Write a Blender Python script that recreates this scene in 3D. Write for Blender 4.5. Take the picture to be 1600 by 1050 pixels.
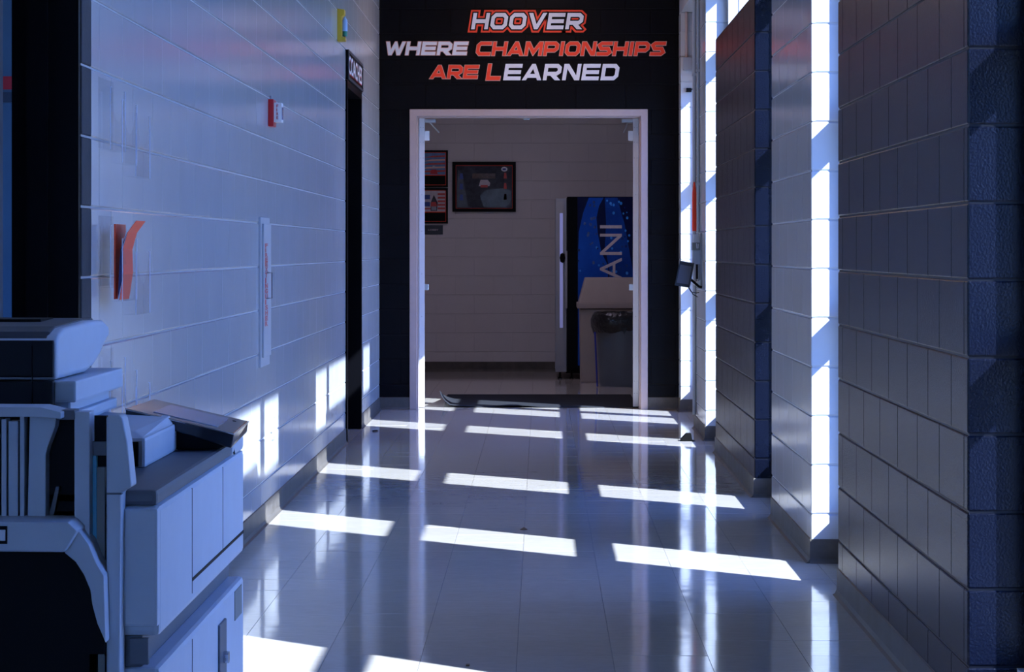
import bpy, bmesh, math, random
from mathutils import Vector, Matrix
random.seed(7)
for o in list(bpy.data.objects):
    bpy.data.objects.remove(o)
S = bpy.context.scene
COL = S.collection
R = math.radians

# ------------------------------------------------------------------ camera
F = 3870.0                       # focal length in pixels of the 1600 px frame
VX, VY, CH = 845.0, 390.0, 1.299  # vanishing point and eye height
cam = bpy.data.cameras.new('camera')
cam.sensor_width = 36.0
cam.lens = 36.0 * F / 1600.0
cam.shift_x = -(VX - 800.0) / 1600.0
cam.shift_y = (VY - 525.0) / 1600.0
cam.clip_start = 0.05
cam.clip_end = 500
camo = bpy.data.objects.new('camera', cam)
COL.objects.link(camo)
camo.location = (0, 0, CH)
camo.rotation_euler = (R(90), 0, 0)
S.camera = camo

# ------------------------------------------------------------------ sky, sun, lamps, exposure
w = bpy.data.worlds.new('World')
S.world = w
w.use_nodes = True
nt = w.node_tree
nt.nodes.clear()
out = nt.nodes.new('ShaderNodeOutputWorld')
bg = nt.nodes.new('ShaderNodeBackground')
sky = nt.nodes.new('ShaderNodeTexSky')
sky.sky_type = 'NISHITA'
sky.sun_disc = False
sky.sun_elevation = R(36)
sky.sun_rotation = R(131)
sky.air_density = 1.6
sky.dust_density = 0.2
sky.ozone_density = 4.0
bg.inputs['Strength'].default_value = 1.15
tint = nt.nodes.new('ShaderNodeMix')      # cool white balance of the photograph, the same over the whole sky
tint.data_type = 'RGBA'
tint.blend_type = 'MULTIPLY'
tint.inputs[0].default_value = 1.0
tint.inputs[7].default_value = (0.30, 0.56, 1.45, 1)
nt.links.new(sky.outputs[0], tint.inputs[6])
nt.links.new(tint.outputs[2], bg.inputs[0])
nt.links.new(bg.outputs[0], out.inputs[0])
SUN_DIR = Vector((-1, 0.866, -0.96))
sl = bpy.data.lights.new('sun', 'SUN')
sl.energy = 28.0
sl.angle = R(0.5)
sl.color = (0.77, 0.87, 1.0)
so = bpy.data.objects.new('sun', sl)
COL.objects.link(so)
so.location = (20, -15, 20)
so.rotation_euler = SUN_DIR.to_track_quat('-Z', 'Y').to_euler()
S.view_settings.view_transform = 'Standard'
S.view_settings.look = 'None'
S.view_settings.gamma = 1.0
S.view_settings.use_curve_mapping = False
S.view_settings.exposure = 0.0

# ------------------------------------------------------------------ materials
def mat(name, col, rough=0.5, metal=0.0, spec=0.5, var=0.0, vscale=6.0, bump=0.0, bscale=200.0,
        bdist=0.002, bdetail=3, emit=None, estr=0.0, rvar=0.0, objvar=0.0, stretch=None, col2=None, coat=0.0):
    m = bpy.data.materials.new(name)
    m.use_nodes = True
    n = m.node_tree.nodes
    L = m.node_tree.links
    p = n['Principled BSDF']
    p.inputs['Base Color'].default_value = (*col, 1)
    p.inputs['Roughness'].default_value = rough
    p.inputs['Metallic'].default_value = metal
    p.inputs['Specular IOR Level'].default_value = spec
    if coat:
        p.inputs['Coat Weight'].default_value = coat
        p.inputs['Coat Roughness'].default_value = 0.08
    geo = n.new('ShaderNodeNewGeometry')
    vec = geo.outputs['Position']
    if stretch:
        mp = n.new('ShaderNodeMapping')
        mp.inputs['Scale'].default_value = stretch
        L.new(vec, mp.inputs['Vector'])
        vec = mp.outputs[0]
    if var > 0 or col2:
        tx = n.new('ShaderNodeTexNoise')
        tx.inputs['Scale'].default_value = vscale
        tx.inputs['Detail'].default_value = 6
        tx.inputs['Roughness'].default_value = 0.65
        L.new(vec, tx.inputs['Vector'])
        mx = n.new('ShaderNodeMix')
        mx.data_type = 'RGBA'
        c2 = col2 if col2 else tuple(min(1, c * (1 + var)) for c in col)
        c1 = col if col2 else tuple(c * (1 - var) for c in col)
        mx.inputs[6].default_value = (*c1, 1)
        mx.inputs[7].default_value = (*c2, 1)
        rp = n.new('ShaderNodeMapRange')
        rp.inputs[1].default_value = 0.3
        rp.inputs[2].default_value = 0.7
        L.new(tx.outputs[0], rp.inputs[0])
        L.new(rp.outputs[0], mx.inputs[0])
        src = mx.outputs[2]
        if objvar > 0:
            oi = n.new('ShaderNodeObjectInfo')
            hs = n.new('ShaderNodeHueSaturation')
            mr = n.new('ShaderNodeMapRange')
            mr.inputs[3].default_value = 1 - objvar
            mr.inputs[4].default_value = 1 + objvar
            L.new(oi.outputs['Random'], mr.inputs[0])
            L.new(mr.outputs[0], hs.inputs['Value'])
            L.new(src, hs.inputs['Color'])
            src = hs.outputs[0]
        L.new(src, p.inputs['Base Color'])
        if rvar > 0:
            rr = n.new('ShaderNodeMapRange')
            rr.inputs[1].default_value = 0.3
            rr.inputs[2].default_value = 0.7
            rr.inputs[3].default_value = max(0.01, rough - rvar)
            rr.inputs[4].default_value = rough + rvar
            L.new(tx.outputs[0], rr.inputs[0])
            L.new(rr.outputs[0], p.inputs['Roughness'])
    if bump > 0:
        t2 = n.new('ShaderNodeTexNoise')
        t2.inputs['Scale'].default_value = bscale
        t2.inputs['Detail'].default_value = bdetail
        L.new(vec, t2.inputs['Vector'])
        b = n.new('ShaderNodeBump')
        b.inputs['Strength'].default_value = bump
        b.inputs['Distance'].default_value = bdist
        L.new(t2.outputs[0], b.inputs['Height'])
        L.new(b.outputs[0], p.inputs['Normal'])
    if emit:
        p.inputs['Emission Color'].default_value = (*emit, 1)
        p.inputs['Emission Strength'].default_value = estr
    return m

def glass_mat(name, tint=(1, 1, 1), refl=1.0, rough=0.02, graze=0.85):
    m = bpy.data.materials.new(name)
    m.use_nodes = True
    n = m.node_tree.nodes
    L = m.node_tree.links
    n.clear()
    o = n.new('ShaderNodeOutputMaterial')
    mx = n.new('ShaderNodeMixShader')
    tr = n.new('ShaderNodeBsdfTransparent')
    tr.inputs[0].default_value = (*tint, 1)
    gl = n.new('ShaderNodeBsdfGlossy')
    gl.inputs['Roughness'].default_value = rough
    lw = n.new('ShaderNodeLayerWeight')
    lw.inputs['Blend'].default_value = 0.5
    pw = n.new('ShaderNodeMath')
    pw.operation = 'POWER'
    pw.inputs[1].default_value = 4.0
    mu = n.new('ShaderNodeMath')
    mu.operation = 'MULTIPLY_ADD'
    mu.use_clamp = True
    mu.inputs[1].default_value = graze
    mu.inputs[2].default_value = 0.035 * refl
    L.new(lw.outputs['Facing'], pw.inputs[0])
    L.new(pw.outputs[0], mu.inputs[0])
    L.new(mu.outputs[0], mx.inputs[0])
    L.new(tr.outputs[0], mx.inputs[1])
    L.new(gl.outputs[0], mx.inputs[2])
    L.new(mx.outputs[0], o.inputs[0])
    return m

WHITE = mat('white_block_paint', (0.46, 0.47, 0.49), 0.17, spec=0.42, var=0.03, vscale=3, bump=0.06, bscale=160, bdist=0.0012, objvar=0.012)
WHITEM = mat('white_painted_mortar', (0.43, 0.44, 0.46), 0.40, var=0.03, vscale=9)
DARK = mat('charcoal_block_paint', (0.0016, 0.0025, 0.0075), 0.25, spec=0.15, var=0.08, vscale=4, bump=0.8, bscale=150, bdist=0.0018, objvar=0.04)
DARKM = mat('charcoal_painted_mortar', (0.0015, 0.002, 0.005), 0.4, spec=0.2, var=0.1, vscale=9)
BLACK = mat('black_block_paint', (0.0025, 0.0025, 0.0035), 0.45, spec=0.09, var=0.08, vscale=4, bump=0.4, bscale=120, bdist=0.0018, objvar=0.05)
BLACKM = mat('black_painted_mortar', (0.004, 0.004, 0.005), 0.5, spec=0.1, var=0.1, vscale=9)
GREYP = mat('dark_grey_block_paint', (0.040, 0.042, 0.05), 0.6, spec=0.15, var=0.12, vscale=14, bump=0.5, bscale=140)
BEIGE = mat('cream_block_paint', (0.62, 0.57, 0.55), 0.5, var=0.03, vscale=3, bump=0.35, bscale=120, bdist=0.0015, objvar=0.015)
BEIGEM = mat('cream_painted_mortar', (0.56, 0.52, 0.50), 0.55, var=0.03, vscale=9)
BASE = mat('grey_cove_base', (0.066, 0.058, 0.050), 0.5, spec=0.25, col2=(0.12, 0.104, 0.09), vscale=7, rvar=0.08)
GROUT = mat('floor_joint', (0.10, 0.10, 0.105), 0.6, var=0.1)
TILE = mat('waxed_vinyl_tile', (0.52, 0.475, 0.425), 0.075, var=0.06, vscale=4, bump=0.035, bscale=1.0, bdist=0.010, bdetail=0.0, rvar=0.012, objvar=0.03, stretch=(3.5, 9, 1))
CEIL = mat('ceiling_paint', (0.45, 0.45, 0.45), 0.8, var=0.03)
FRAME_P = mat('pale_frame_paint', (0.42, 0.32, 0.30), 0.4, spec=0.3, var=0.04, vscale=12)
LEAFP = mat('pale_door_paint', (0.55, 0.56, 0.60), 0.35, var=0.03, vscale=12)
ALU = mat('window_frame_metal', (0.36, 0.38, 0.41), 0.4, metal=0.0, var=0.04)
BLACKF = mat('black_frame_paint', (0.002, 0.002, 0.003), 0.4, spec=0.06, var=0.1)
CONC = mat('outside_concrete', (0.20, 0.20, 0.20), 0.8, var=0.1, vscale=1.5)
GLASS = glass_mat('window_glass', (0.97, 0.985, 1.0))
ACRYL = glass_mat('clear_acrylic', (0.985, 0.99, 1.0), 0.7, 0.08, 0.35)
ACRE = mat('acrylic_edge', (0.62, 0.66, 0.80), 0.15, var=0.03)
ORANGE = mat('orange_red_print', (0.95, 0.05, 0.009), 0.5, var=0.04)
LETW = mat('pale_grey_print', (0.80, 0.80, 0.84), 0.45, var=0.03)
LETB = mat('black_print', (0.003, 0.003, 0.004), 0.5, spec=0.1, var=0.05)
PINKL = mat('pale_orange_print', (0.75, 0.42, 0.34), 0.45, var=0.03)
STEEL = mat('brushed_steel', (0.55, 0.56, 0.58), 0.3, metal=0.9, var=0.05)
GREYMET = mat('grey_enamel', (0.28, 0.29, 0.31), 0.4, var=0.05)
RED = mat('red_plastic', (0.50, 0.008, 0.015), 0.4, var=0.05)
WPLAS = mat('white_plastic', (0.70, 0.70, 0.72), 0.4, var=0.03)
YEL = mat('yellow_plastic', (0.62, 0.42, 0.03), 0.45, var=0.05)
GREEN = mat('green_label', (0.01, 0.22, 0.13), 0.4, var=0.05)
BLUEL = mat('pale_blue_label', (0.35, 0.55, 0.90), 0.4, var=0.05)
COPW = mat('copier_pale_plastic', (0.50, 0.52, 0.56), 0.45, var=0.03, vscale=20)
COPG = mat('copier_grey_plastic', (0.105, 0.11, 0.125), 0.5, var=0.05, vscale=20)
COPD = mat('copier_dark_plastic', (0.003, 0.003, 0.004), 0.5, spec=0.08, var=0.1, vscale=20)
COPT = mat('copier_slate_plastic', (0.040, 0.044, 0.055), 0.5, var=0.05, vscale=20)
COPN = mat('copier_navy_plastic', (0.007, 0.008, 0.013), 0.5, spec=0.15, var=0.05, vscale=20)
TEAL = mat('teal_plastic', (0.03, 0.30, 0.45), 0.4, var=0.05)
OLIVE = mat('olive_grey_card', (0.20, 0.20, 0.18), 0.6, var=0.06)
SCREEN = mat('dark_glass_screen', (0.02, 0.022, 0.03), 0.08, var=0.05)
SCREENP = mat('pale_screen_film', (0.22, 0.24, 0.36), 0.12, var=0.03)
CHROME = mat('chrome_trim', (0.7, 0.7, 0.72), 0.15, metal=1.0, var=0.03)
PAPERO = mat('orange_card', (0.80, 0.07, 0.02), 0.5, var=0.05)
PAPERW = mat('white_paper', (0.75, 0.76, 0.80), 0.6, var=0.02)
PAPERB = mat('navy_print', (0.02, 0.03, 0.10), 0.5, var=0.1)
BLUEV = mat('vending_blue', (0.004, 0.05, 0.36), 0.3, spec=0.1, col2=(0.008, 0.09, 0.50), vscale=5)
NAVYV = mat('vending_navy', (0.003, 0.005, 0.045), 0.3, spec=0.1, var=0.2, vscale=5)
VDROP = mat('droplet_blue', (0.03, 0.25, 0.75), 0.15, var=0.2)
VDROPD = mat('droplet_dark_blue', (0.002, 0.02, 0.16), 0.2, var=0.2)  # darker print colour of some drops
VGLOW = mat('lit_display_panel', (0.4, 0.45, 0.8), 0.4, emit=(0.42, 0.45, 1.0), estr=0.2)
TANP = mat('tan_plastic', (0.36, 0.29, 0.25), 0.5, var=0.05)
BINP = mat('grey_bin_plastic', (0.10, 0.115, 0.135), 0.42, var=0.05)
BAG = mat('black_bin_bag', (0.006, 0.006, 0.007), 0.3, bump=0.6, bscale=30, bdist=0.02, var=0.1)
STRAPB = mat('blue_strap', (0.02, 0.03, 0.30), 0.5, var=0.05)
RUB = mat('black_rubber', (0.003, 0.003, 0.003), 0.7, spec=0.08, var=0.15, bump=0.4, bscale=90)
LEAF = mat('dry_leaf', (0.10, 0.05, 0.015), 0.7, var=0.3, vscale=60)
SKYB = mat('print_sky', (0.10, 0.22, 0.42), 0.4, var=0.2, vscale=20)
FLAGR = mat('print_flag_red', (0.55, 0.06, 0.05), 0.4, var=0.2, vscale=30)
FLAGW = mat('print_flag_white', (0.55, 0.48, 0.50), 0.4, var=0.1, vscale=30)
FLAGB = mat('print_flag_blue', (0.03, 0.06, 0.25), 0.4, var=0.2, vscale=30)
PHOTO = mat('print_dark_photo', (0.018, 0.018, 0.024), 0.3, spec=0.15, col2=(0.07, 0.07, 0.09), vscale=7)
PHOTOG = mat('print_grey_photo', (0.07, 0.07, 0.09), 0.22, var=0.3, vscale=12)
PLATE = mat('slate_plate', (0.03, 0.04, 0.06), 0.4, var=0.05)
ALCB = mat('blue_side_wall', (0.05, 0.11, 0.17), 0.5, var=0.05)
DOORG = mat('grey_door_paint', (0.12, 0.125, 0.14), 0.4, var=0.05)
LAMPW = mat('added_warm_diffuser', (0.8, 0.75, 0.7), 0.5, emit=(1.0, 0.64, 0.47), estr=9.0)  # glow of the panel added near the end wall
LAMPR = mat('added_lobby_diffuser', (0.8, 0.75, 0.7), 0.5, emit=(0.88, 0.76, 1.08), estr=9.5)  # glow of the panel added in the lobby

# ------------------------------------------------------------------ mesh helpers
def px(x, y, Y):
    """point seen at pixel (x, y) of the frame at distance Y"""
    return Vector(((x - VX) * Y / F, Y, CH - (y - VY) * Y / F))

class MB:
    def __init__(self):
        self.v = []; self.f = []; self.mi = []
    def add(self, vs, fs, mi=0):
        o = len(self.v)
        self.v += [tuple(p) for p in vs]
        self.f += [tuple(i + o for i in f) for f in fs]
        self.mi += [mi] * len(fs)
        return self
    def box(self, x0, x1, y0, y1, z0, z1, mi=0):
        vs = [(x, y, z) for z in (z0, z1) for y in (y0, y1) for x in (x0, x1)]
        return self.add(vs, [(0, 2, 3, 1), (4, 5, 7, 6), (0, 1, 5, 4), (2, 6, 7, 3), (0, 4, 6, 2), (1, 3, 7, 5)], mi)
    def prism(self, pts, a, b, axis='y', mi=0):
        n = len(pts)
        def P(p, t):
            if axis == 'y': return (p[0], t, p[1])
            if axis == 'x': return (t, p[0], p[1])
            return (p[0], p[1], t)
        vs = [P(p, a) for p in pts] + [P(p, b) for p in pts]
        fs = [tuple(range(n)), tuple(range(2 * n - 1, n - 1, -1))]
        fs += [(i, i + n, (i + 1) % n + n, (i + 1) % n) for i in range(n)]
        return self.add(vs, fs, mi)
    def hexa(self, p, mi=0):
        """8 points: bottom quad then top quad"""
        return self.add(p, [(0, 3, 2, 1), (4, 5, 6, 7), (0, 1, 5, 4), (1, 2, 6, 5), (2, 3, 7, 6), (3, 0, 4, 7)], mi)
    def quad(self, p, mi=0):
        return self.add(p, [tuple(range(len(p)))], mi)
    def tube(self, path, r, n=8, mi=0, cap=True):
        path = [Vector(p) for p in path]
        rings = []
        for i, p in enumerate(path):
            d = (path[min(i + 1, len(path) - 1)] - path[max(i - 1, 0)]).normalized()
            up = Vector((0, 0, 1)) if abs(d.z) < 0.9 else Vector((0, 1, 0))
            a = d.cross(up).normalized(); b = a.cross(d).normalized()
            rr = r[i] if isinstance(r, (list, tuple)) else r
            rings.append([p + a * math.cos(t) * rr + b * math.sin(t) * rr for t in [2 * math.pi * k / n for k in range(n)]])
        vs = [q for ring in rings for q in ring]
        fs = []
        for i in range(len(path) - 1):
            for k in range(n):
                fs.append((i * n + k, i * n + (k + 1) % n, (i + 1) * n + (k + 1) % n, (i + 1) * n + k))
        if cap:
            fs.append(tuple(range(n - 1, -1, -1)))
            fs.append(tuple((len(path) - 1) * n + k for k in range(n)))
        return self.add(vs, fs, mi)
    def lathe(self, prof, cx, cy, n=32, mi=0):
        vs = []; fs = []
        for (r, z) in prof:
            vs += [(cx + r * math.cos(2 * math.pi * k / n), cy + r * math.sin(2 * math.pi * k / n), z) for k in range(n)]
        for i in range(len(prof) - 1):
            for k in range(n):
                fs.append((i * n + k, i * n + (k + 1) % n, (i + 1) * n + (k + 1) % n, (i + 1) * n + k))
        return self.add(vs, fs, mi)
    def build(self, name, m, parent=None, bevel=0.0, seg=2, smooth=False, origin=None, xf=None, kind=None):
        if xf is not None:
            self.v = [tuple(xf @ Vector(p)) for p in self.v]
        org = Vector((0, 0, 0))
        if parent is not None:
            org = wloc(parent)
        elif origin is not None:
            org = Vector(origin)
        elif self.v:
            xs, ys, zs = zip(*self.v)
            org = Vector(((min(xs) + max(xs)) / 2, (min(ys) + max(ys)) / 2, min(zs)))
        loc = Vector((0, 0, 0))
        if parent is not None and self.v:
            xs, ys, zs = zip(*self.v)
            loc = Vector(((min(xs) + max(xs)) / 2, (min(ys) + max(ys)) / 2, (min(zs) + max(zs)) / 2)) - org
        sh = org + loc
        me = bpy.data.meshes.new(name)
        me.from_pydata([(p[0] - sh.x, p[1] - sh.y, p[2] - sh.z) for p in self.v], [], self.f)
        ms = m if isinstance(m, (list, tuple)) else [m]
        for k in ms: me.materials.append(k)
        for pl, i in zip(me.polygons, self.mi): pl.material_index = i
        bm = bmesh.new(); bm.from_mesh(me)
        bmesh.ops.recalc_face_normals(bm, faces=bm.faces)
        if bevel > 0:
            es = [e for e in bm.edges if len(e.link_faces) == 2 and e.calc_face_angle(0) > 0.5]
            bmesh.ops.bevel(bm, geom=es, offset=bevel, segments=seg, affect='EDGES', profile=0.6, clamp_overlap=True)
        bm.to_mesh(me); bm.free()
        if smooth:
            for pl in me.polygons: pl.use_smooth = True
            try: me.set_sharp_from_angle(angle=R(40))
            except Exception: pass
        o = bpy.data.objects.new(name, me)
        COL.objects.link(o)
        if parent is not None:
            o.parent = parent; o.location = loc
        else:
            o.location = org
        if kind: o['kind'] = kind
        return o

def wloc(o):
    l = Vector(o.location)
    while o.parent:
        o = o.parent; l = l + Vector(o.location)
    return l

def tag(o, label, cat, group=None):
    o['label'] = label; o['category'] = cat
    if group: o['group'] = group
    return o

def thing(name, loc, label, cat, group=None):
    o = bpy.data.objects.new(name, None)
    o.empty_display_size = 0.1
    COL.objects.link(o)
    o.location = loc
    return tag(o, label, cat, group)

def struct(o, label=None):
    o['kind'] = 'structure'
    if label: o['label'] = label
    return o

def text_mesh(s, h, m, parent, name, pos, ux, uz, width=None, bold=0.012):
    """flat lettering: lower-left corner at pos, reading along ux, rising along uz"""
    cu = bpy.data.curves.new('lettering', 'FONT')
    cu.body = s; cu.size = 1.0; cu.extrude = 0.0; cu.resolution_u = 3
    cu.offset = bold
    t = bpy.data.objects.new('lettering', cu)
    COL.objects.link(t)
    dg = bpy.context.evaluated_depsgraph_get()
    me = bpy.data.meshes.new_from_object(t.evaluated_get(dg))
    bpy.data.objects.remove(t)
    vs = [Vector(v.co) for v in me.vertices]
    x0 = min(v.x for v in vs); x1 = max(v.x for v in vs); y0 = min(v.y for v in vs); y1 = max(v.y for v in vs)
    W = width if width else (x1 - x0) / (y1 - y0) * h
    ux = Vector(ux); uz = Vector(uz); nrm = ux.cross(uz)
    b = MB()
    pts = [Vector(pos) + ux * ((v.x - x0) / (x1 - x0) * W) + uz * ((v.y - y0) / (y1 - y0) * h) for v in vs]
    b.add(pts, [tuple(p.vertices) for p in me.polygons])
    o = b.build(name, m, parent)
    bpy.data.meshes.remove(me)
    return o

# ------------------------------------------------------------------ block walls
BW, BH = 0.4064, 0.2032
BLOCK_CACHE = {}
def block_geo(w_, h_, ori, deep=False):
    gu, gv, cu_, cv_, d = 0.0014, 0.0035, 0.0012, 0.0035, 0.02
    if deep: gu, cu_ = 0.0028, 0.0022
    u0, u1, v0, v1 = gu, w_ - gu, gv, h_ - gv
    ring = lambda i, o: [(u0 + cu_ * i, o, v0 + cv_ * i), (u1 - cu_ * i, o, v0 + cv_ * i), (u1 - cu_ * i, o, v1 - cv_ * i), (u0 + cu_ * i, o, v1 - cv_ * i)]
    L = ring(1, 0.0) + ring(0, -0.0025) + ring(0, -d)
    fs = [(0, 1, 2, 3)]
    for k in range(4):
        j = (k + 1) % 4
        fs.append((k, k + 4, j + 4, j)); fs.append((k + 4, k + 8, j + 8, j + 4))
    def P(p):
        u, o, v = p
        if ori == 'x+': return (o, u, v)
        if ori == 'x-': return (-o, u, v)
        return (u, -o, v)
    return [P(p) for p in L], fs

def rects_minus(r, ops):
    out_ = [r]
    for (a, b, c, d) in ops:
        nx = []
        for (u0, u1, v0, v1) in out_:
            if b <= u0 + 1e-4 or a >= u1 - 1e-4 or d <= v0 + 1e-4 or c >= v1 - 1e-4:
                nx.append((u0, u1, v0, v1)); continue
            if c > v0: nx.append((u0, u1, v0, c))
            if d < v1: nx.append((u0, u1, d, v1))
            v0b, v1b = max(v0, c), min(v1, d)
            if a > u0: nx.append((u0, a, v0b, v1b))
            if b < u1: nx.append((b, u1, v0b, v1b))
        out_ = nx
    return out_

def lay_blocks(ori, plane, ua, ub, za, zb, ph_odd, ph_even, ops=()):
    """list of (px area, ori, plane, u0, v0, w, h)"""
    L = []
    r = int(za / BH + 1e-6)
    while r * BH < zb - 1e-4:
        v0, v1 = max(za, r * BH), min(zb, (r + 1) * BH)
        ph = ph_odd if r % 2 else ph_even
        k = math.floor((ua - ph) / BW)
        u = ph + k * BW
        while u < ub - 1e-4:
            a, b = max(u, ua), min(u + BW, ub)
            u += BW
            if b - a < 0.012: continue
            for (p, q, s, t) in rects_minus((a, b, v0, v1), ops):
                if q - p < 0.012 or t - s < 0.012: continue
                cs = []
                vis = True
                for uu in (p, q):
                    for vv in (s, t):
                        if ori == 'y-': X, Y = uu, plane
                        else: X, Y = plane, uu
                        if Y < 0.5: vis = False; continue
                        cs.append((VX + X * F / Y, VY - (vv - CH) * F / Y))
                area = 0
                if vis and cs:
                    x0 = max(0, min(c[0] for c in cs)); x1 = min(1600, max(c[0] for c in cs))
                    y0 = max(0, min(c[1] for c in cs)); y1 = min(1050, max(c[1] for c in cs))
                    if x1 > x0 and y1 > y0 and (x1 - x0) > 4: area = (x1 - x0) * (y1 - y0)
                L.append((area, ori, plane, p, s, q - p, t - s))
        r += 1
    return L

def make_blocks(L, parent, m, limit=300, name='block'):
    L = sorted(L, key=lambda e: -e[0])
    pl = wloc(parent)
    rest = MB()
    n = 0
    for (area, ori, plane, u, v, w_, h_) in L:
        pos = Vector((u, plane, v)) if ori == 'y-' else Vector((plane, u, v))
        if area > 0 and n < limit:
            n += 1
            key = (round(w_, 3), round(h_, 3), ori, m.name)
            me = BLOCK_CACHE.get(key)
            if me is None:
                vs, fs = block_geo(w_, h_, ori, m in (DARK, BLACK))
                me = bpy.data.meshes.new(name)
                me.from_pydata(vs, [], fs)
                bm = bmesh.new(); bm.from_mesh(me); bmesh.ops.recalc_face_normals(bm, faces=bm.faces)
                # open shell: make sure the front looks outwards
                bm.faces.ensure_lookup_table()
                nn = {'x+': Vector((1, 0, 0)), 'x-': Vector((-1, 0, 0)), 'y-': Vector((0, -1, 0))}[ori]
                if bm.faces[0].normal.dot(nn) < 0: bmesh.ops.reverse_faces(bm, faces=bm.faces)
                bm.to_mesh(me); bm.free()
                me.materials.append(m)
                BLOCK_CACHE[key] = me
            o = bpy.data.objects.new(name, me)
            COL.objects.link(o)
            o.parent = parent
            o.location = pos - pl
        else:
            vs, fs = block_geo(w_, h_, ori, m in (DARK, BLACK))
            rest.add([pos + Vector(p) for p in vs], fs)
    if rest.v:
        rest.build(name, m, parent, kind='stuff')

# ------------------------------------------------------------------ the setting
XL, XR, YE = -1.31, 1.12, 20.11
ZC = 3.62
CORE = 0.005
# left wall with two doorways
D1 = (5.85, 7.07, 0.0, 2.4384)
D2 = (16.62, 17.98, 0.0, 2.4384)
b = MB()
xa, xb = XL - 0.2, XL - CORE
for (y0, y1, z0, z1) in [(-4, D1[0], 0, ZC), (D1[1], D2[0], 0, ZC), (D2[1], YE + 0.2, 0, ZC), (D1[0], D1[1], D1[3], ZC), (D2[0], D2[1], D2[3], ZC)]:
    b.box(xa, xb, y0, y1, z0, z1)
wall_left = struct(b.build('wall_left', WHITEM, origin=(XL, 8, 0)), 'long pale blue-white block wall with brochure holders and fire cabinet')
make_blocks(lay_blocks('x+', XL, 7.22, YE, 0, ZC, 0.033, 0.236, [D2]), wall_left, WHITE, 300)
make_blocks([(0,) + e[1:] for e in lay_blocks('x+', XL, -4, D1[0], 0, ZC, 0.033, 0.236)], wall_left, WHITE, 0)
gs = lay_blocks('x+', XL, D1[1], 7.22, 0, 2.4384, 0.033 + 0.0, 0.033)
make_blocks(gs, wall_left, GREYP, 40, 'painted_edge')

# end wall with the double doorway
DO = (-1.065, 0.868, 0.0, 2.4384)
b = MB()
for (x0, x1, z0, z1) in [(XL - 0.2, DO[0], 0, ZC), (DO[1], 1.45, 0, ZC), (DO[0], DO[1], DO[3], ZC)]:
    b.box(x0, x1, YE + CORE, YE + 0.2, z0, z1)
wall_back = struct(b.build('wall_back', BLACKM, origin=(0, YE, 0)), 'black block end wall with white and orange lettering above double doorway')
make_blocks(lay_blocks('y-', YE, XL, 1.12, 0, ZC, 0.892, 0.892 + 0.2032, [DO]), wall_back, BLACK, 300)

# right wall: header above the windows, piers and low dark walls
XO = 1.42
HEAD = 3.20
LOWT = 13 * BH
b = MB()
b.box(XR + CORE, XO, -4, YE, HEAD, ZC)
wall_right = struct(b.build('wall_right', WHITEM, origin=(XR, 8, 0)), 'pale block piers and low charcoal walls between windows')
piers = [('white', -4, 2.82, HEAD), ('white', 3.76, 5.52, HEAD), ('dark', 6.50, 9.33, LOWT), ('white', 10.26, 12.02, HEAD),  # first stretch is unseen, left solid to keep sun off the copier
         ('dark', 12.98, 15.87, LOWT), ('white', 16.84, 18.04, HEAD), ('white', 19.83, YE, HEAD)]
allw, alld = [], []
core_w, core_d = MB(), MB()
for kind, y0, y1, zt in piers:
    tgt = core_w if kind == 'white' else core_d
    tgt.box(XR + CORE, XO, y0 + CORE, y1, 0, zt)
    lst = allw if kind == 'white' else alld
    lst += lay_blocks('x-', XR, y0, y1, 0, zt, 0.054, 0.257)
    lst += lay_blocks('y-', y0, XR, XO, 0, zt, XR + 0.0, XR - 0.0)
# the curbs under the narrow windows
for (y0, y1) in [(2.82, 3.76), (5.52, 6.50), (9.33, 10.26), (12.02, 12.98), (15.87, 16.84), (18.04, 19.83)]:
    core_w.box(1.25, XO, y0, y1 + CORE, 0, 0.20)
core_w.build('pier_core', WHITEM, wall_right)
core_d.build('low_wall_core', DARKM, wall_right)
alld_v = [e for e in alld]
make_blocks([e for e in alld], wall_right, DARK, 200)
make_blocks([e for e in allw], wall_right, WHITE, 100)
# cap of the low walls
for (y0, y1) in [(6.50, 9.33), (12.98, 15.87)]:
    MB().box(XR, XO, y0, y1, LOWT - 0.004, LOWT + 0.002).build('wall_cap', DARK, wall_right)

# ceiling, floors, outer shell
struct(MB().box(XL - 0.2, 1.7, -4, YE + 0.2, ZC, ZC + 0.15).build('ceiling', CEIL), 'corridor ceiling')
EX0, EX1, EZ0, EZ1 = -1.25, 0.15, 0.45, 2.75  # opening of the added rear window, which lights the copier front
b = MB().box(XL - 0.2, EX0, -4.2, -4, 0, ZC).box(EX1, XO, -4.2, -4, 0, ZC).box(EX0, EX1, -4.2, -4, 0, EZ0).box(EX0, EX1, -4.2, -4, EZ1, ZC)
struct(b.build('wall_front', WHITE), 'unseen wall closing the corridor behind the viewer, with a window added for light')
ent = struct(MB().box(EX0, EX1, -4.15, -4.05, EZ0, EZ0 + 0.05).build('window_5', ALU), 'unseen window added behind the viewer to light the sides facing it')
for xk in (EX0, (EX0 + EX1) / 2 - 0.025, EX1 - 0.05):
    MB().box(xk, xk + 0.05, -4.15, -4.05, EZ0 + 0.05, EZ1).build('mullion', ALU, ent)
MB().box(EX0 + 0.05, (EX0 + EX1) / 2 - 0.025, -4.103, -4.097, EZ0 + 0.05, EZ1).build('pane', GLASS, ent)
MB().box((EX0 + EX1) / 2 + 0.025, EX1 - 0.05, -4.103, -4.097, EZ0 + 0.05, EZ1).build('pane', GLASS, ent)

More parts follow.
